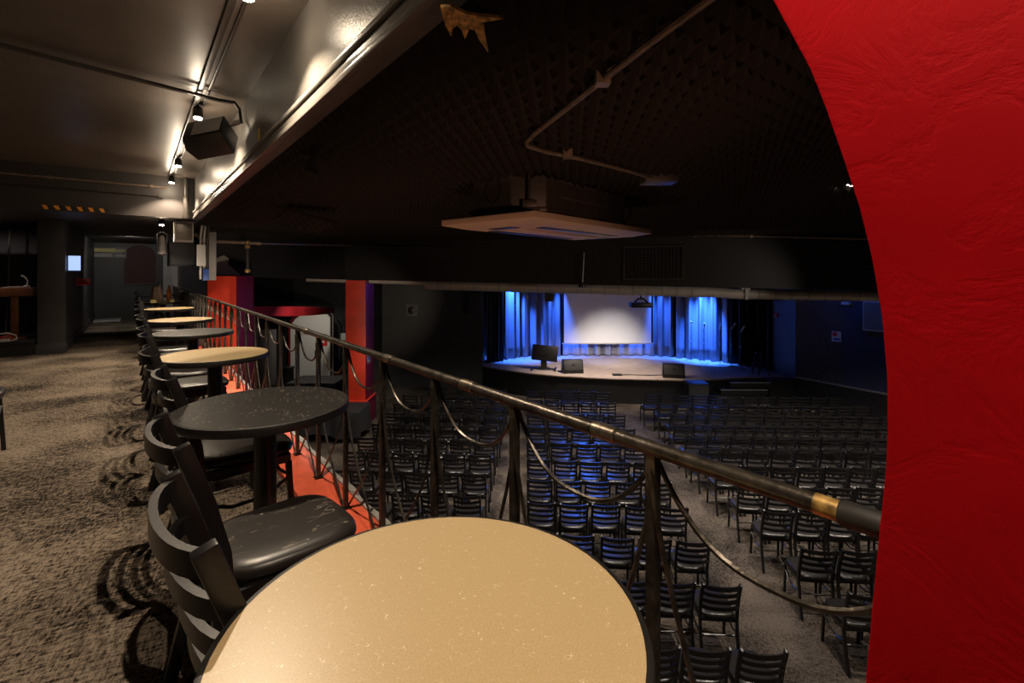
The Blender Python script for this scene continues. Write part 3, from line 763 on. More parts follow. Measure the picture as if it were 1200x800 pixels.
# ================================================================== HALL CEILING GEAR
# air-conditioning cassette
def k_pt(px, py, k): Y = F*k/(HY-py); return Vector(((px-HX)/F*Y, Y, 0))
kp = .43
N_, L_, R_ = k_pt(627, 254, kp), k_pt(517, 271, kp), k_pt(764, 274, kp)
ux = (R_-N_); uy = (L_-N_); lx, ly = ux.length, uy.length
ang = math.atan2(ux.y, ux.x); uyp = Vector((-math.sin(ang), math.cos(ang), 0))
ly = 2.5*kp
zp = EYE + kp
ac = thing('air_conditioner', 'ceiling air-conditioning cassette with brown metal body and beige panel', 'air conditioner', (N_.x, N_.y, zp), ang)
pan = MB()
def rect(x0, y0, x1, y1, z): return [(x0, y0, z), (x1, y0, z), (x1, y1, z), (x0, y1, z)]
r0 = rect(0, 0, lx, ly, .05); r1 = rect(0, 0, lx, ly, 0); r2 = rect(.16, .16, lx-.16, ly-.16, -.035)
pan.add(r0 + r1 + r2, [(3,2,1,0), (0,1,5,4), (1,2,6,5), (2,3,7,6), (3,0,4,7), (4,5,9,8), (5,6,10,9), (6,7,11,10), (7,4,8,11), (8,9,10,11)])
pan.build('panel', M_panelbeige, ac, bevel=.004)
MB().box(.42, lx-.42, .42, ly-.42, -.05, -.034).build('intake_grille', M_panelbeige, ac, bevel=.012)
for (x0, y0, x1, y1) in ((.40, .20, lx-.40, .30), (.40, ly-.30, lx-.40, ly-.20), (.20, .40, .30, ly-.40), (lx-.30, .40, lx-.20, ly-.40)):
    MB().box(x0, x1, y0, y1, -.041, -.033).build('air_slot', M_plastic, ac)
i0 = .20
MB().prism([(i0+.22, i0), (lx-.25, i0), (lx-.25, ly-.2), (i0, ly-.2), (i0, i0+.22)], .05, .52).build('body', M_cassette, ac, bevel=.01)
MB().prism([(i0+.20, i0-.02), (lx-.23, i0-.02), (lx-.23, ly-.18), (i0-.02, ly-.18), (i0-.02, i0+.20)], .10, .135).prism([(i0+.20, i0-.02), (lx-.23, i0-.02), (lx-.23, ly-.18), (i0-.02, ly-.18), (i0-.02, i0+.20)], .06, .085).build('flange', M_cassette, ac, bevel=.006)
cq = Matrix.Translation((i0+.09, i0+.09, 0)) @ Matrix.Rotation(R(-45), 4, 'Z')
MB().box(-.09, .09, -.04, .02, .055, .13, cq).box(-.06, .06, -.035, .02, .13, .19, cq).tube([(0, -.03, .19), (0, -.03, .50)], .012, 8, M=cq).build('hanger_bracket', M_cassette, ac, bevel=.004)
kc = MB().tube([(i0-.006, .62 + .09*math.cos(a*math.pi/10), .30 + .11*math.sin(a*math.pi/10)) for a in range(20)], .004, 5, closed=True)
kc.build('knockout_ring', M_plastic, ac)
sl = MB()
for z in (.24, .38): sl.box(.62, lx-.55, i0-.006, i0+.002, z, z+.012)
sl.build('seam', M_bareconduit, ac)
MB().tube([(lx-.3, i0-.03, .46), (lx-.22, i0-.05, .40), (lx-.21, i0-.05, .2), (lx-.24, i0-.02, .14)], .014, 8).build('drain_hose', M_conduit, ac)

# conduit along the foam: runs from above the camera to a junction box
def kc_(px, py, k=.80): Y = F*k/(HY-py); p = U(px, py, Y); return p
cn = thing('conduit_pipe', 'worn conduit bent along the foam ceiling to a junction box', 'pipe', (0,0,0))
P = [kc_(850, -14), kc_(830, 0), kc_(762, 50), kc_(706, 94), kc_(650, 138), kc_(626, 157), kc_(617, 166), kc_(618, 171), kc_(640, 178), kc_(680, 186), kc_(735, 200), kc_(768, 210)]
MB().tube(P, .014, 8).build('conduit_run', M_bareconduit, cn)
MB().box(-.14, .14, -.10, .10, -.03, .07).build('junction_box', M_cassette, cn, bevel=.006).location = kc_(772, 211, .80)
for p in (kc_(665, 182), kc_(706, 94)): MB().box(-.03, .03, -.03, .03, -.02, .04).build('clip', M_bareconduit, cn).location = p

# torn places in the foam
def poly_slab(pts, th, name, m):
    n = len(pts); pts = [Vector(p) for p in pts]
    nrm = (pts[1]-pts[0]).cross(pts[n//2]-pts[0]).normalized()*th
    return MB().add(pts + [p+nrm for p in pts], [tuple(range(n)), tuple(reversed(range(n, 2*n)))] + [(k, (k+1) % n, n+(k+1) % n, n+k) for k in range(n)]).build(name, m)
tp = [kc_(x, y, .80 - .0012*max(0, y-12)) for x, y in ((516,9),(528,8),(545,16),(560,19),(575,20),(590,22),(575,25),(566,26),(568,38),(572,62),(561,46),(557,36),(550,34),(545,46),(541,36),(536,30),(530,34),(529,43),(522,30))]
o = poly_slab(tp, .012, 'torn_insulation', M_gold)
tag(o, 'ragged yellow insulation torn open in the foam ceiling', 'torn foam')
def foam_sheet(name, nx, ny, loc, rot, label):
    m = MB(); q = .105; vs = []; fs = []
    m.box(0, nx*q, 0, ny*q, 0, .02)
    for i in range(nx):
        for j in range(ny):
            b = len(vs); vs += [(i*q, j*q, 0), (i*q+q, j*q, 0), (i*q+q, j*q+q, 0), (i*q, j*q+q, 0), (i*q+q/2, j*q+q/2, -.055)]
            fs += [(b, b+1, b+4), (b+1, b+2, b+4), (b+2, b+3, b+4), (b+3, b, b+4)]
    o = m.add(vs, fs).build(name, M_foam, smooth=0); o.location = loc; o.rotation_euler = rot
    return tag(o, label, 'foam panel', 'loose foam panels')
foam_sheet('foam_panel', 2, 3, U(356, 166, 3.12), (R(20), R(72), ANG), 'small foam panel hanging on edge beside the beam moulding')
foam_sheet('foam_panel', 6, 4, U(338, 246, 5.6), (R(-14), R(10), ANG + R(10)), 'large foam panel sagging from the ceiling near the bulkhead')
dl = thing('downlight', 'white downlight in the hall ceiling beside the red arch', 'lamp', U(993, 216, 4.62), 0)
MB().lathe([(.085, -.012), (.085, .03)], 24).build('bezel', M_white, dl)
MB().lathe([(.07, -.016), (.07, -.011)], 24).build('lens', M_downlight, dl)

# bulkhead fittings
gdir = math.atan2(-.24, 1)
def on_head(px, py, off=.02):
    r = (px-HX)/F; Y = (12.6 - .24*4.4)/(1 + .24*r) ; return U(px, py, Y - off)
gl = thing('bulkhead_grille', 'black air grille on the bulkhead above the stage', 'vent', on_head(733, 325), gdir)
gw, gh = 1.22, .68
MB().box(-.05, gw+.05, -.015, 0, -.05, 0).box(-.05, gw+.05, -.015, 0, gh, gh+.05).box(-.05, 0, -.015, 0, 0, gh).box(gw, gw+.05, -.015, 0, 0, gh).build('frame', M_conduit, gl, bevel=.004)
g = MB()
for k in range(1, 16): g.box(gw*k/16-.007, gw*k/16+.007, -.012, 0, 0, gh)
for k in range(1, 10): g.box(0, gw, -.008, 0, gh*k/10-.007, gh*k/10+.007)
g.build('grid', M_conduit, gl)
hp = MB().tube([on_head(412, 287.5, .06), on_head(470, 289, .06), on_head(527, 290, .06)], .022, 8)
tag(hp.build('bulkhead_pipe', M_conduit), 'dark pipe along the left part of the bulkhead', 'pipe')
hp = MB().tube([on_head(770, 274.5, .05), on_head(900, 277, .05), on_head(1018, 280, .05)], .020, 8)
for x, y in ((880, 276.6), (815, 275.4)): hp.box(-.03, .03, -.03, .02, -.04, .04, Matrix.Translation(on_head(x, y, .05)))
tag(hp.build('bulkhead_pipe', M_bareconduit), 'worn thin pipe along the right part of the bulkhead', 'pipe')
hq = MB().tube([on_head(684, 296, .06), on_head(682, 334, .06)], .028, 8)
hq.lathe([(.05, 0), (.09, -.05), (.09, -.11), (.04, -.13)], 12, Matrix.Translation(on_head(682, 331, .1)))
tag(hq.build('hanging_drop', M_conduit), 'short dark drop pipe with rounded end on the bulkhead', 'pipe')

# spiral duct under the bulkhead
def duct_pt(px, py, off): return on_head(px, py, -off)
duct = thing('spiral_duct', 'long spiral ventilation duct slung below the black bulkhead', 'duct', (0,0,0))
dpts = [duct_pt(500, 333.5, .7), duct_pt(670, 337.5, .7), duct_pt(820, 341.5, .7), duct_pt(826, 341.8, .7)]
MB().tube(dpts, .135, 20).build('duct_run', M_duct, duct)
dpt2 = [duct_pt(818, 341.5, .7), duct_pt(868, 344.5, .7), duct_pt(1045, 347, .7)]
MB().tube(dpt2, .115, 20).build('duct_run', M_duct, duct)
MB().tube([duct_pt(360, 327.5, .5), duct_pt(500, 331.5, .6)], .055, 12).build('thin_branch', M_duct, duct)
def ring(c, r, d):
    d = d.normalized(); a = d.cross(Vector((0, 0, 1))).normalized(); b = d.cross(a)
    sk = d*.03
    return [c + a*(r*math.cos(2*math.pi*k/20)) + b*(r*math.sin(2*math.pi*k/20)) + sk*math.cos(2*math.pi*k/20) for k in range(20)]
for s0, s1, r in ((dpts[0], dpts[-1], .137), (dpt2[1], dpt2[2], .117)):
    L = (s1-s0).length; n = int(L/.33)
    run = [c for c in duct.children if c.name.startswith('duct_run')][0 if r > .13 else 1]
    for k in range(1, n): MB().tube(ring(s0.lerp(s1, k/n), r, s1-s0), .006, 5, closed=True).build('seam', M_steel, run)
MB().box(-.10, .10, -.10, .10, .09, .21).box(-.04, .04, -.14, .14, -.12, .13).build('clamp', M_palegrey, duct, bevel=.01).location = duct_pt(872, 344.5, .7)

# ================================================================== STAGE
front = [(-1.03, 16.85), (-.3, 16.2), (.56, 15.6), (1.5, 15.2), (2.4, 14.96), (3.3, 14.8), (4.2, 14.7), (5.2, 14.6), (6.0, 14.65), (6.6, 14.8), (7.4, 15.0), (8.6, 15.0)]
back = [(8.9, 19.1), (-1.03, 19.1)]
struct(MB().prism(front + back, ZS-.05, ZS).build('floor_stage', M_stagetop))
struct(MB().prism(front + back, ZH, ZS-.05).build('wall_stage_front', M_stageblack))
nz = MB().tube([(x, y-.015, ZS-.02) for x, y in front], .022, 8)
struct(nz.build('trim_7', M_bareconduit))
struct(MB().box(7.85, 8.66, 14.55, 15.02, ZH, ZS).build('trim_8', M_stageblack))
stp = thing('stage_steps', 'black steps climbing to the right end of the stage', 'steps', (0,0,0))
for k, (x0, x1, y0) in enumerate(((5.85, 7.3, 13.55), (5.95, 7.45, 13.85), (6.2, 7.6, 14.18), (6.62, 7.82, 14.5))):
    z = ZS - .06 - .14*(3-k)
    st_ = MB().box(x0, x1, y0, 14.56 + .04*k, ZH if k == 0 else z-.15, z).build('step', M_stageblack, stp)
    MB().box(x0, x1, y0-.012, y0+.02, z-.012, z+.004).build('nosing', M_scallop, st_)
sub = thing('subwoofer', 'black box speaker standing against the stage front', 'loudspeaker', (5.45, 14.15, ZH), R(-4))
MB().box(-.30, .30, -.28, .28, .02, .82).build('cabinet', M_plastic, sub, bevel=.012)
MB().box(-.27, .27, -.292, -.28, .06, .78).build('grille', M_grille, sub)
MB().box(-.28, -.2, -.25, .25, 0, .02).box(.2, .28, -.25, .25, 0, .02).build('skid', M_plastic, sub)

def curtain(name, pts, z0, z1, m, label, amp=.15, wave=.34, seed=1, group='stage curtains'):
    rr = random.Random(seed); pts = [Vector((*p, 0)) for p in pts]
    seg = [(b-a).length for a, b in zip(pts, pts[1:])]; L = sum(seg)
    n = int(L/.025); cols = []; ph = 0
    for i in range(n+1):
        s = L*i/n; q = s
        for k, sl_ in enumerate(seg):
            if q <= sl_ or k == len(seg)-1: break
            q -= sl_
        d = (pts[k+1]-pts[k]).normalized(); p = pts[k] + d*q; nr = Vector((d.y, -d.x, 0))
        ph += 2*math.pi*.025/(wave*(1+.45*noise.noise((s*1.3, seed, 0))))
        a = amp*(1 + .6*noise.noise((s*.9, seed+5, 0)))
        cols.append((p, nr, ph, a))
    NZ = 9; vs = []; fs = []
    for (p, nr, ph, a) in cols:
        for k in range(NZ):
            f = k/(NZ-1); z = z0 + (z1-z0)*f
            off = a*(1-.35*f)*math.sin(ph + .35*noise.noise((ph*.2, f*1.5, seed))) + .25*a*math.sin(2.3*ph+1)
            vs.append(p + nr*off + Vector((0, 0, z)))
    for i in range(n):
        fs += [(i*NZ+k, (i+1)*NZ+k, (i+1)*NZ+k+1, i*NZ+k+1) for k in range(NZ-1)]
    o = MB().add(vs, fs).build(name, m, smooth=80)
    md = o.modifiers.new('thick', 'SOLIDIFY'); md.thickness = .008
    return tag(o, label, 'curtain', group)
curtain('stage_curtain', [(-.30, 18.0), (.2, 18.6), (1.95, 18.85)], ZS+.01, 1.6, M_curtain, 'blue-lit curtain left of the projection screen', seed=2)
curtain('stage_curtain', [(5.45, 18.85), (6.3, 18.6)], ZS+.01, 1.6, M_curtain, 'narrow blue-lit curtain just right of the projection screen', seed=4)
curtain('stage_curtain', [(6.36, 18.45), (7.9, 17.4)], ZS+.01, 1.6, M_curtain, 'brightest blue-lit curtain behind the microphone stands', seed=9, wave=.42)
curtain('stage_curtain', [(7.92, 17.3), (8.75, 16.2)], ZS+.01, 1.6, M_blackcurtain, 'black curtain at the right end of the stage', seed=6)
curtain('stage_curtain', [(-.95, 17.3), (-.3, 17.75)], ZS+.01, 1.6, M_blackcurtain, 'black curtain at the left end of the stage', seed=7, amp=.05, wave=.16)
curtain('screen_skirt', [(2.0, 18.9), (5.5, 18.9)], ZS+.01, -1.2, M_curtain, 'swagged blue-lit skirt curtain below the projection screen', seed=12, amp=.10, wave=.42, group=None)

SY = 18.45
scr = thing('projection_screen', 'large pale projection screen hanging at the back of the stage', 'screen', (0, SY, 0))
p0, p1 = U(659, 347, SY), U(765, 403, SY)
MB().box(p0.x+.06, p1.x-.06, -.012, .012, p1.z+.05, p0.z+.3).build('screen_cloth', M_screen, scr)
MB().box(p0.x, p0.x+.06, -.02, .02, p1.z, p0.z+.3).box(p1.x-.06, p1.x, -.02, .02, p1.z, p0.z+.3).build('border', M_plastic, scr)
MB().box(p0.x-.02, p1.x+.02, -.025, .025, p1.z, p1.z+.05).build('bottom_bar', M_palegrey, scr, bevel=.006)
MB().box(p0.x-.06, p1.x+.06, -.06, .06, p0.z+.3, p0.z+.45).build('roller_case', M_plastic, scr, bevel=.01)
pr = thing('projector', 'black projector hanging in front of the projection screen', 'projector', U(751, 360, 13.2), 0)
MB().box(-.30, .29, -.2, .2, 0, .13).build('body', M_plastic, pr, bevel=.02)
MB().tube([(.1, .2, .065), (.1, .26, .065)], .05, 14).build('lens', M_grille, pr)
MB().tube([(-.18, 0, .13), (-.08, 0, .24), (.06, 0, .24), (.2, 0, .13)], .022, 8).tube([(0, 0, .23), (0, 0, 1.1)], .022, 8).build('mount', M_plastic, pr)
hk = thing('hung_speaker', 'slim black speaker hanging from the duct over the stage', 'loudspeaker', U(643, 353, 12.9), 0)
MB().prism([(-.11, -.1), (.11, -.1), (.09, .1), (-.09, .1)], 0, .50).build('cabinet', M_plastic, hk, bevel=.01)
MB().box(-.09, .09, -.108, -.1, .03, .47).build('grille', M_grille, hk)
MB().tube([(0, 0, .5), (0, 0, .95)], .015, 6).build('hanger', M_plastic, hk)
for px, s, lb in ((601, .9, 'first small black stage light hanging before the blue curtain'), (625, 1.1, 'second small black stage light hanging nearer the slim speaker')):
    q = thing('stage_light', lb, 'stage light', U(px, 341, 13.1), 0, 'small hanging stage lights')
    MB().lathe([(.07*s, 0), (.09*s, .03), (.075*s, .16), (.03*s, .2)], 14, Matrix.Rotation(R(25), 4, 'X')).build('lamp_can', M_plastic, q)
    MB().tube([(-.09, 0, .1), (-.09, 0, .24), (.09, 0, .24), (.09, 0, .1)], .012, 6).tube([(0, 0, .24), (0, 0, .8)], .014, 6).build('yoke', M_plastic, q)

mo = thing('monitor_lectern', 'black monitor on a low wheeled stand on the stage edge', 'monitor', U(637, 433.5, 16.0), R(-8)); mo.location.z = ZS
MB().box(-.45, .42, -.03, .05, .30, .82, Matrix.Translation((0, 0, .02)) @ Matrix.Rotation(R(5), 4, 'Y') @ Matrix.Rotation(R(-12), 4, 'X')).build('display', M_plastic, mo, bevel=.012)
MB().box(-.10, .10, .06, .12, .06, .55).build('column', M_plastic, mo)
MB().box(-.42, .42, .06, .12, .03, .07).box(-.42, -.36, -.14, .3, .03, .07).box(.36, .42, -.14, .3, .03, .07).build('foot', M_plastic, mo)
cs = MB()
for x in (-.39, .39):
    for y in (-.12, .28): cs.lathe([(.02, -.02), (.03, 0), (.02, .02)], 10, Matrix.Translation((x, y, .03)) @ Matrix.Rotation(R(90), 4, 'Y'))
cs.build('castor', M_plastic, mo)
def wedge(loc, rz, label):
    q = thing('stage_monitor', label, 'loudspeaker', loc, rz, 'wedge speakers on the stage')
    M = Matrix(((0,0,1,0), (1,0,0,0), (0,1,0,0), (0,0,0,1)))
    MB().prism([(-.24, 0), (.24, 0), (.26, .12), (.10, .42), (-.14, .42), (-.26, .10)], -.33, .33, M).build('cabinet', M_plastic, q, bevel=.02)
    MB().box(-.29, .29, -.012, 0, 0, .30, Matrix.Translation((0, -.245, .11)) @ Matrix.Rotation(R(-20), 4, 'X')).build('grille', M_grille, q, bevel=.004)
    MB().box(-.05, .05, -.02, -.012, .14, .2, Matrix.Translation((0, -.245, .11)) @ Matrix.Rotation(R(-20), 4, 'X')).build('badge', M_plastic, q)
    return q
wedge((1.98, 15.75, ZS), R(4), 'black wedge speaker on the stage beside the monitor stand')
wedge((5.08, 15.05, ZS), R(-14), 'black wedge speaker on the stage above the box speaker')
for i, (px, Y, h, tilt) in enumerate(((810, 17.6, 1.45, 0), (825, 17.3, 1.4, 0), (844, 17.0, 1.4, 0), (857, 16.7, 1.45, 1), (868, 16.3, 1.4, 1))):
    lb = ['first microphone stand from the screen, before the blue curtain', 'second microphone stand from the screen, before the bright curtain', 'third microphone stand from the screen, at the bright curtain edge', 'fourth microphone stand with angled microphone before the black curtain', 'last microphone stand with angled microphone nearest the steps'][i]
    q = thing('microphone_stand', lb, 'microphone stand', ((px-HX)/F*Y, Y, ZS), 0, 'microphone stands on the stage')
    MB().lathe([(.13, 0), (.13, .015), (.04, .035), (.015, .05)], 18).build('base', M_palegrey, q)
    MB().tube([(0, 0, .04), (0, 0, h-.12)], .014, 8).build('pole', M_plastic, q)
    MB().lathe([(.02, -.02), (.02, .04)], 10, Matrix.Translation((0, 0, h*.52))).build('clutch', M_palegrey, q)
    d = Vector((.11, 0, .15)) if tilt else Vector((.01, 0, .14))
    MB().tube([Vector((0, 0, h-.14)), Vector((0, 0, h-.14)) + d*.8, Vector((0, 0, h-.14)) + d*1.25, Vector((0, 0, h-.14)) + d*1.4], [.018, .024, .036, .022], 10).build('microphone', M_white, q)
stl = thing('bar_stool', 'tall black stool on the platform in the stage corner', 'stool', (8.0, 16.0-.6, ZS), R(10))
MB().lathe([(.15, .69), (.16, .70), (.16, .72), (.15, .73)], 20).build('seat', M_plastic, stl)
for sx, sy in ((1,1), (1,-1), (-1,1), (-1,-1)): MB().tube([(.1*sx, .1*sy, .69), (.17*sx, .17*sy, 0)], .016, 8).build('leg', M_plastic, stl)
MB().tube([(.14, .14, .25), (.14, -.14, .25), (-.14, -.14, .25), (-.14, .14, .25)], .01, 6, closed=True).build('foot_ring', M_plastic, stl)
cbx = MB().box(-.14, .14, -.08, .08, 0, .05).tube([(.14, 0, .02), (.5, .05, .012), (1.0, -.05, .012), (1.6, .06, .012), (2.2, .2, .012)], .012, 6).build('floor_box', M_plastic)
place(tag(cbx, 'small floor box with a cable trailing across the stage', 'cable box'), (3.35, 15.25, ZS))

# wall fittings
def on_rw(px, py, off=.03):
    a, b = Vector(RW[2]), Vector(RW[0]); d = b-a; r = (px-HX)/F
    # a + s d : X = r Y
    s = (r*a.y - a.x)/(d.x - r*d.y); p = a + d*s
    return U(px, py, p.y) + Vector((nn.x*off, nn.y*off, 0))
rwz = math.atan2(dd.y, dd.x)
po = thing('wall_poster', 'small poster with red and blue blocks on the right wall', 'poster', on_rw(981, 400), rwz)
MB().box(-.12, .12, -.012, .0, 0, .29).build('sheet', M_white, po)
MB().box(-.10, .02, -.014, -.012, .15, .26).build('red_block', M_signred, po); MB().box(-.08, .10, -.014, -.012, .04, .10).build('blue_block', M_bluebox, po)
fa = thing('fire_alarm', 'red fire alarm on the dark wall right of the stage', 'alarm', U(909, 372, 15.4) + Vector((.03, 0, 0)), R(-80))
MB().box(-.09, .09, -.05, 0, 0, .14).build('case', M_redplastic, fa, bevel=.008); MB().lathe([(.04, 0), (.03, .03)], 12, Matrix.Translation((0, -.05, .07)) @ Matrix.Rotation(R(90), 4, 'X')).build('strobe', M_white, fa)
gpn = thing('wall_panel', 'pale grey loudspeaker panel high on the right wall beside the arch', 'loudspeaker', on_rw(1030, 388, .14), rwz)
MB().box(-.32, .32, -.0, .1, 0, .80).build('cabinet', M_palegrey, gpn, bevel=.012); MB().box(-.29, .29, -.008, 0, .04, .76).build('grille', M_grey, gpn)
el = thing('emergency_light', 'small white emergency light high on the right wall', 'lamp', on_rw(993, 357), rwz)
MB().box(-.12, .12, -.05, .05, 0, .08).build('case', M_white, el, bevel=.006)
MB().lathe([(.05, 0), (.035, .06)], 12, Matrix.Translation((.08, -.05, .04)) @ Matrix.Rotation(R(90), 4, 'X')).build('lamp_head', M_white, el)
LWY = 16.9
ot = thing('wall_socket', 'grey square wall fitting with a round dial on the left wall', 'wall fitting', U(483, 370, LWY-.01), 0)
MB().box(-.2, .2, -.05, 0, 0, .40).build('plate', M_grey, ot, bevel=.006); MB().lathe([(.14, 0), (.14, .02), (.11, .03)], 20, Matrix.Translation((0, -.05, .2)) @ Matrix.Rotation(R(90), 4, 'X')).build('dial', M_plastic, ot)
wsn = thing('wall_speaker', 'black loudspeaker on the left wall beside the stage', 'loudspeaker', U(556, 367, LWY-.01), 0)
MB().box(-.2, .2, -.26, -.02, 0, .74).build('cabinet', M_plastic, wsn, bevel=.012); MB().box(-.17, .17, -.268, -.26, .04, .7).build('grille', M_grille, wsn)
MB().box(-.05, .05, -.03, 0, .3, .4).build('bracket', M_plastic, wsn)
ss = thing('pillar_sign', 'small pale sign on the plum side of the farther red pillar', 'sign', (-3.868, 12.9, EYE-2.4), R(90))
MB().box(-.12, .12, -.012, 0, 0, .30).build('plate', M_palegrey, ss); MB().box(-.09, .09, -.014, -.012, .06, .2).build('print', M_bluebox, ss)

# bar corner
bar_ = MB(); vs = []; fs = []
cpt = [(294, 13.9, 359, 369.5), (312, 14.2, 359, 370), (332, 14.7, 359.2, 370.3), (350, 15.3, 359.5, 370.2), (367, 16.1, 360, 369.4), (381, 17.1, 360.6, 368), (391, 18.3, 361.2, 366.5)]
for px, Y, ya, yb in cpt:
    a, b = U(px, ya, Y), U(px, yb, Y)
    vs += [a, b, b + Vector((-.02, .14, 0)), a + Vector((-.02, .14, 0))]
n = len(cpt)
for k in range(n-1):
    for q in range(4): fs.append((k*4+q, k*4+(q+1) % 4, (k+1)*4+(q+1) % 4, (k+1)*4+q))
fs += [(0,1,2,3), tuple((n-1)*4+q for q in (3,2,1,0))]
tag(bar_.add(vs, fs).build('bar_canopy', M_redband), 'curved dark red canopy band above the bar corner', 'canopy')
ad = thing('arched_door', 'white round-shouldered door panel with a small red sign', 'door', (-7.75, 18.4, ZH), 0)
def ar(hw, h, rad):
    return [(-hw, 0), (hw, 0), (hw, h-.12), (hw-.12, h)] + [(-hw+rad+rad*math.cos(R(a)), h-rad+rad*math.sin(R(a))) for a in range(90, 181, 15)]
XZ = Matrix.Rotation(R(90), 4, 'X')
MB().prism(ar(.76, 2.46, .62), -.05, .05, XZ).build('door_leaf', M_white, ad, bevel=.01)
fr = ar(.84, 2.54, .66)
MB().tube([(x, .03, z) for x, z in fr[4:] + fr[:1]], .035, 6).build('door_frame', M_redband, ad)
MB().tube([(x, .03, z) for x, z in fr[1:4]], .03, 6).build('door_edge', M_grey, ad)
MB().box(-.5, .45, -.065, -.05, 1.68, 1.74).build('rail', M_palegrey, ad)
o = MB().box(.30, .66, -.066, -.05, 1.25, 1.56).build('sign', M_signred, ad); o['label'] = 'small red sign'
MB().box(.30, .66, -.066, -.05, 1.57, 1.72).build('notice', M_palegrey, ad)
MB().box(.40, .56, -.07, -.066, 1.36, 1.45).build('sign_print', M_white, ad)
gd = MB().box(-.35, .35, -.06, .06, 0, 2.0).box(-.28, .28, -.075, -.06, .15, 1.85).build('dark_cabinet', M_grey, bevel=.01)
place(tag(gd, 'tall dark grey cabinet standing left of the white arched door', 'cabinet'), (-8.95, 17.4, ZH))
bn = thing('waste_bin', 'black waste bin beside the white arched door', 'bin', (-7.85, 16.6, ZH), 0)
MB().prism([(-.2, -.2), (.2, -.2), (.2, .2), (-.2, .2)], 0, .72).build('bin_body', M_plastic, bn, bevel=.02); MB().box(-.22, .22, -.22, .22, .72, .78).build('lid', M_plastic, bn, bevel=.02)
wm = MB().box(-.22, .22, -.04, 0, 0, .28).box(-.14, .14, -.05, -.04, .05, .2).build('notice_frame', M_palegrey)
place(tag(wm, 'small framed notice on the dark wall left of the farther red pillar', 'notice'), (-6.55, 18.9, EYE-2.65), 0)
ms = thing('floor_stand', 'thin black stand with disc base before the white arched door', 'stand', (-6.9, 17.0, ZH), 0)
MB().lathe([(.17, 0), (.17, .02), (.03, .04)], 18).build('base', M_plastic, ms); MB().tube([(0, 0, .03), (0, 0, 1.0)], .016, 8).box(-.1, .1, -.05, .05, 1.0, 1.3).build('pole', M_plastic, ms)

def cloth_table(x0, x1, y0, y1, label):
    q = thing('draped_table', label, 'table', ((x0+x1)/2, (y0+y1)/2, ZH), 0, 'black cloth tables by the bar')
    hx, hy = (x1-x0)/2, (y1-y0)/2
    vs = []; fs = []; n = 64
    for i, (z, k) in enumerate(((.75, .98), (.742, 1.0), (.6, 1.015), (.4, 1.03), (.18, 1.05))):
        for a in range(n):
            th = 2*math.pi*a/n; c, s = math.cos(th), math.sin(th); m_ = max(abs(c), abs(s)); x, y = c/m_*hx*k, s/m_*hy*k
            wv = .03*(i/4)*math.sin(13*th)
            vs.append((x*(1+wv/hx), y*(1+wv/hy), z - (.06*math.sin(4*th) if i == 4 else 0)))
    for i in range(4): fs += [(i*n+k, i*n+(k+1) % n, (i+1)*n+(k+1) % n, (i+1)*n+k) for k in range(n)]
    fs.append(tuple(range(n)))
    MB().add(vs, fs).build('cloth', M_cloth, q)
    for sx in (-1, 1):
        for sy in (-1, 1): MB().tube([(sx*(hx-.08), sy*(hy-.08), 0), (sx*(hx-.08), sy*(hy-.08), .73)], .018, 8).build('leg', M_plastic, q)
cloth_table(-6.75, -5.3, 14.3, 15.4, 'black draped table on the bar floor left of the farther red pillar')
cloth_table(-4.95, -3.62, 11.3, 12.2, 'black draped table in front of the farther red pillar')

# ragged patch of lighter grey on the side bulkhead
pd = Vector((.6, .8, 0))
o = pt.build('wall_patch', M_lightgrey); tag(o, 'pale grey patch on the bulkhead above the red pillar', 'paint patch')

# ================================================================== LIGHT
HALLW = (1.0, .87, .73)
spot('hall_overhead_spot', (3.24, 4.62, 2.04), (3.3, 5.0, ZH), 420, HALLW, 130, .6, .05)
for (x, y, e) in ((6.9, 7.6, 480), (2.0, 1.6, 220), (6.2, 4.4, 250), (-1.6, 5.6, 480), (1.2, 7.4, 480), (-1.8, 9.6, 700), (4.6, 7.9, 650), (8.0, 7.0, 420), (2.2, 8.6, 420), (6.6, 7.4, 420)):
    spot('hall_overhead_spot', (x, y, 2.02), (x, y+(1.3 if y > 6.9 else .3), ZH), e, HALLW, 100 if y > 6.9 else 118, .7, .04)  # added unseen overhead lights that brighten the seating, no fittings there
# added warm fill lights, unseen below the kerb, lifting the foam ceiling
for t, w_, tt in ((1.6, .99, 2.6), (4.2, .99, 5.0), (7.4, .99, 7.6)):
    spot('foam_fill', B(t, w_+.06, -.62), B(tt, 3.4, 2.1), 42, (1.0, .60, .38), 110, .9, .04)
# added warm fill hidden behind the red arch, raking the foam and air conditioner
spot('cassette_fill', B(-1.7, 1.25, .75), (.0, 3.6, 1.8), 115, (1.0, .55, .36), 42, .9, .03)
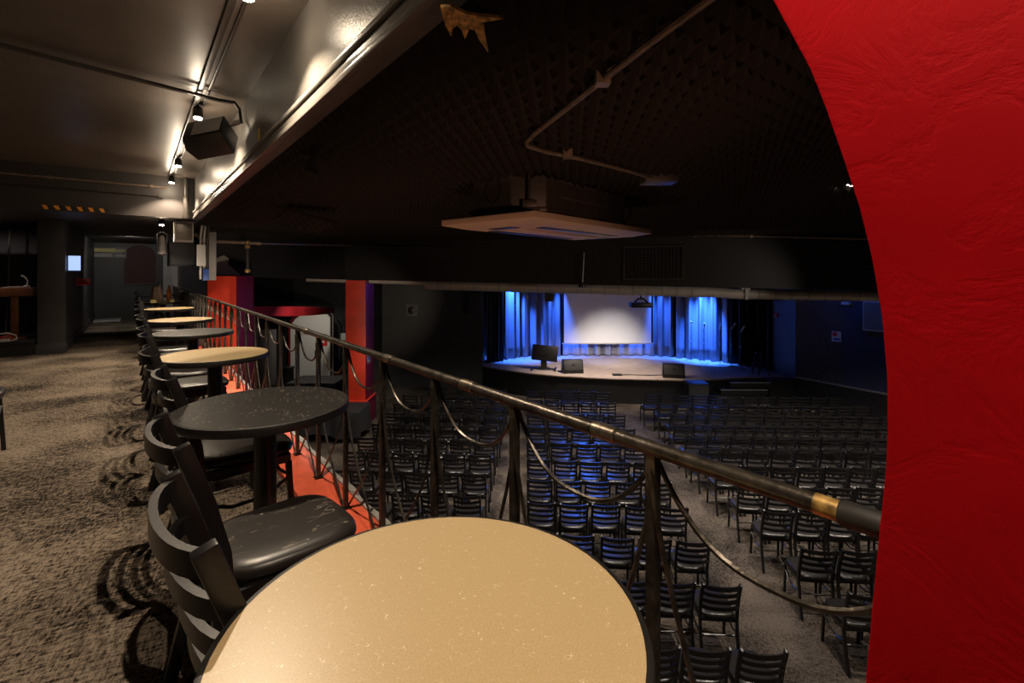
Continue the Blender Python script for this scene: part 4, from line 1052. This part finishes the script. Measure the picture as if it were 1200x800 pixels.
# added fill lights hidden below the kerb for the two red pillars, lamps in the bar
spot('pillar_fill', B(5.2, 1.1, -.45), (-5.5, 9.1, .55), 260, WARM, 36, .7, .04)
spot('pillar_fill', B(4.6, 1.1, -.45), (-4.1, 12.63, .2), 560, WARM, 26, .7, .04)
spot('duct_fill', (7.4, 6.6, .9), (2.4, 12.2, 1.0), 170, (1, .86, .72), 46, .8, .05)  # added light, hidden behind the arch, to make the duct show
spot('bar_light', (-6.6, 14.6, 1.2), (-7.6, 18.4, -1.6), 220, (1, .92, .8), 50, .8, .06)
spot('bar_floor_light', (-6.4, 14.4, 1.2), (-6.4, 15.4, ZH), 260, (1, .88, .72), 80, .8, .06)
spot('corridor_fill', B(14.0, -.1, 2.08), B(16.6, .2, .6), 45, (1, .92, .82), 150, .6, .04)  # added unseen light that lifts the dark far end
spot('booth_fill', B(10.9, -2.2, 2.05), B(11.5, -2.0, .8), 22, (1, .80, .74), 130, .6, .04)  # added unseen light so the grey panel shows in the booth
spot('end_light', B(8.2, 1.6, .2), B(11.2, 1.5, 1.5), 30, (1, .9, .78), 110, .8, .04)
# stage wash behind the bulkhead
BLUE = (.035, .16, 1.0)
for (x, y, tx, ty, e, sz) in ((-.1, 17.7, .25, 18.4, 4200, 50), (1.5, 18.1, 1.85, 18.75, 2400, 36), (5.6, 18.15, 5.85, 18.7, 2400, 36), (6.75, 17.2, 7.2, 17.9, 7000, 42)):
    spot('stage_wash', (x, y, 1.75), (tx, ty, -1.6), e, BLUE, sz, .9, .05)
for x, e in ((2.5, 120), (4.9, 120)): spot('stage_wash', (x, 18.62, -.98), (x, 18.9, -1.8), e, BLUE, 150, .9, .06)
for x in (.9, 3.2, 5.6): spot('stage_wash', (x, 17.2, 1.7), (x, 17.7, ZS), 260, BLUE, 30, .9, .1)
spot('stage_backlight', (2.6, 16.5, 1.7), (2.8, 10.0, ZH), 520, BLUE, 70, .9, .1)
spot('stage_white', (2.6, 14.3, 1.3), (2.9, 15.7, ZS), 800, (1, .82, .68), 88, .7, .1)
spot('projector_beam', (3.7, 13.5, .62), (3.75, SY, -1.8), 850, (1.0, .93, .87), 40, 1.0, .05)
spot('corner_wash', (8.0, 12.8, 1.5), (9.6, 13.0, .2), 30, BLUE, 110, .8, .08)
spot('pillar_wash', (-3.0, 13.3, 1.0), (-3.87, 13.05, .5), 14, (.12, .10, 1.0), 110, .8, .05)

w = bpy.data.worlds.new('World'); scn.world = w; w.use_nodes = True
w.node_tree.nodes['Background'].inputs[0].default_value = (.9, .85, .8, 1); w.node_tree.nodes['Background'].inputs[1].default_value = .004
scn.view_settings.view_transform = 'Standard'; scn.view_settings.look = 'None'; scn.view_settings.gamma = 1
scn.view_settings.exposure = 0; scn.view_settings.use_curve_mapping = False
scn.cycles.use_denoising = True
scn.cycles.max_bounces = 6
scn.cycles.sample_clamp_indirect = 4
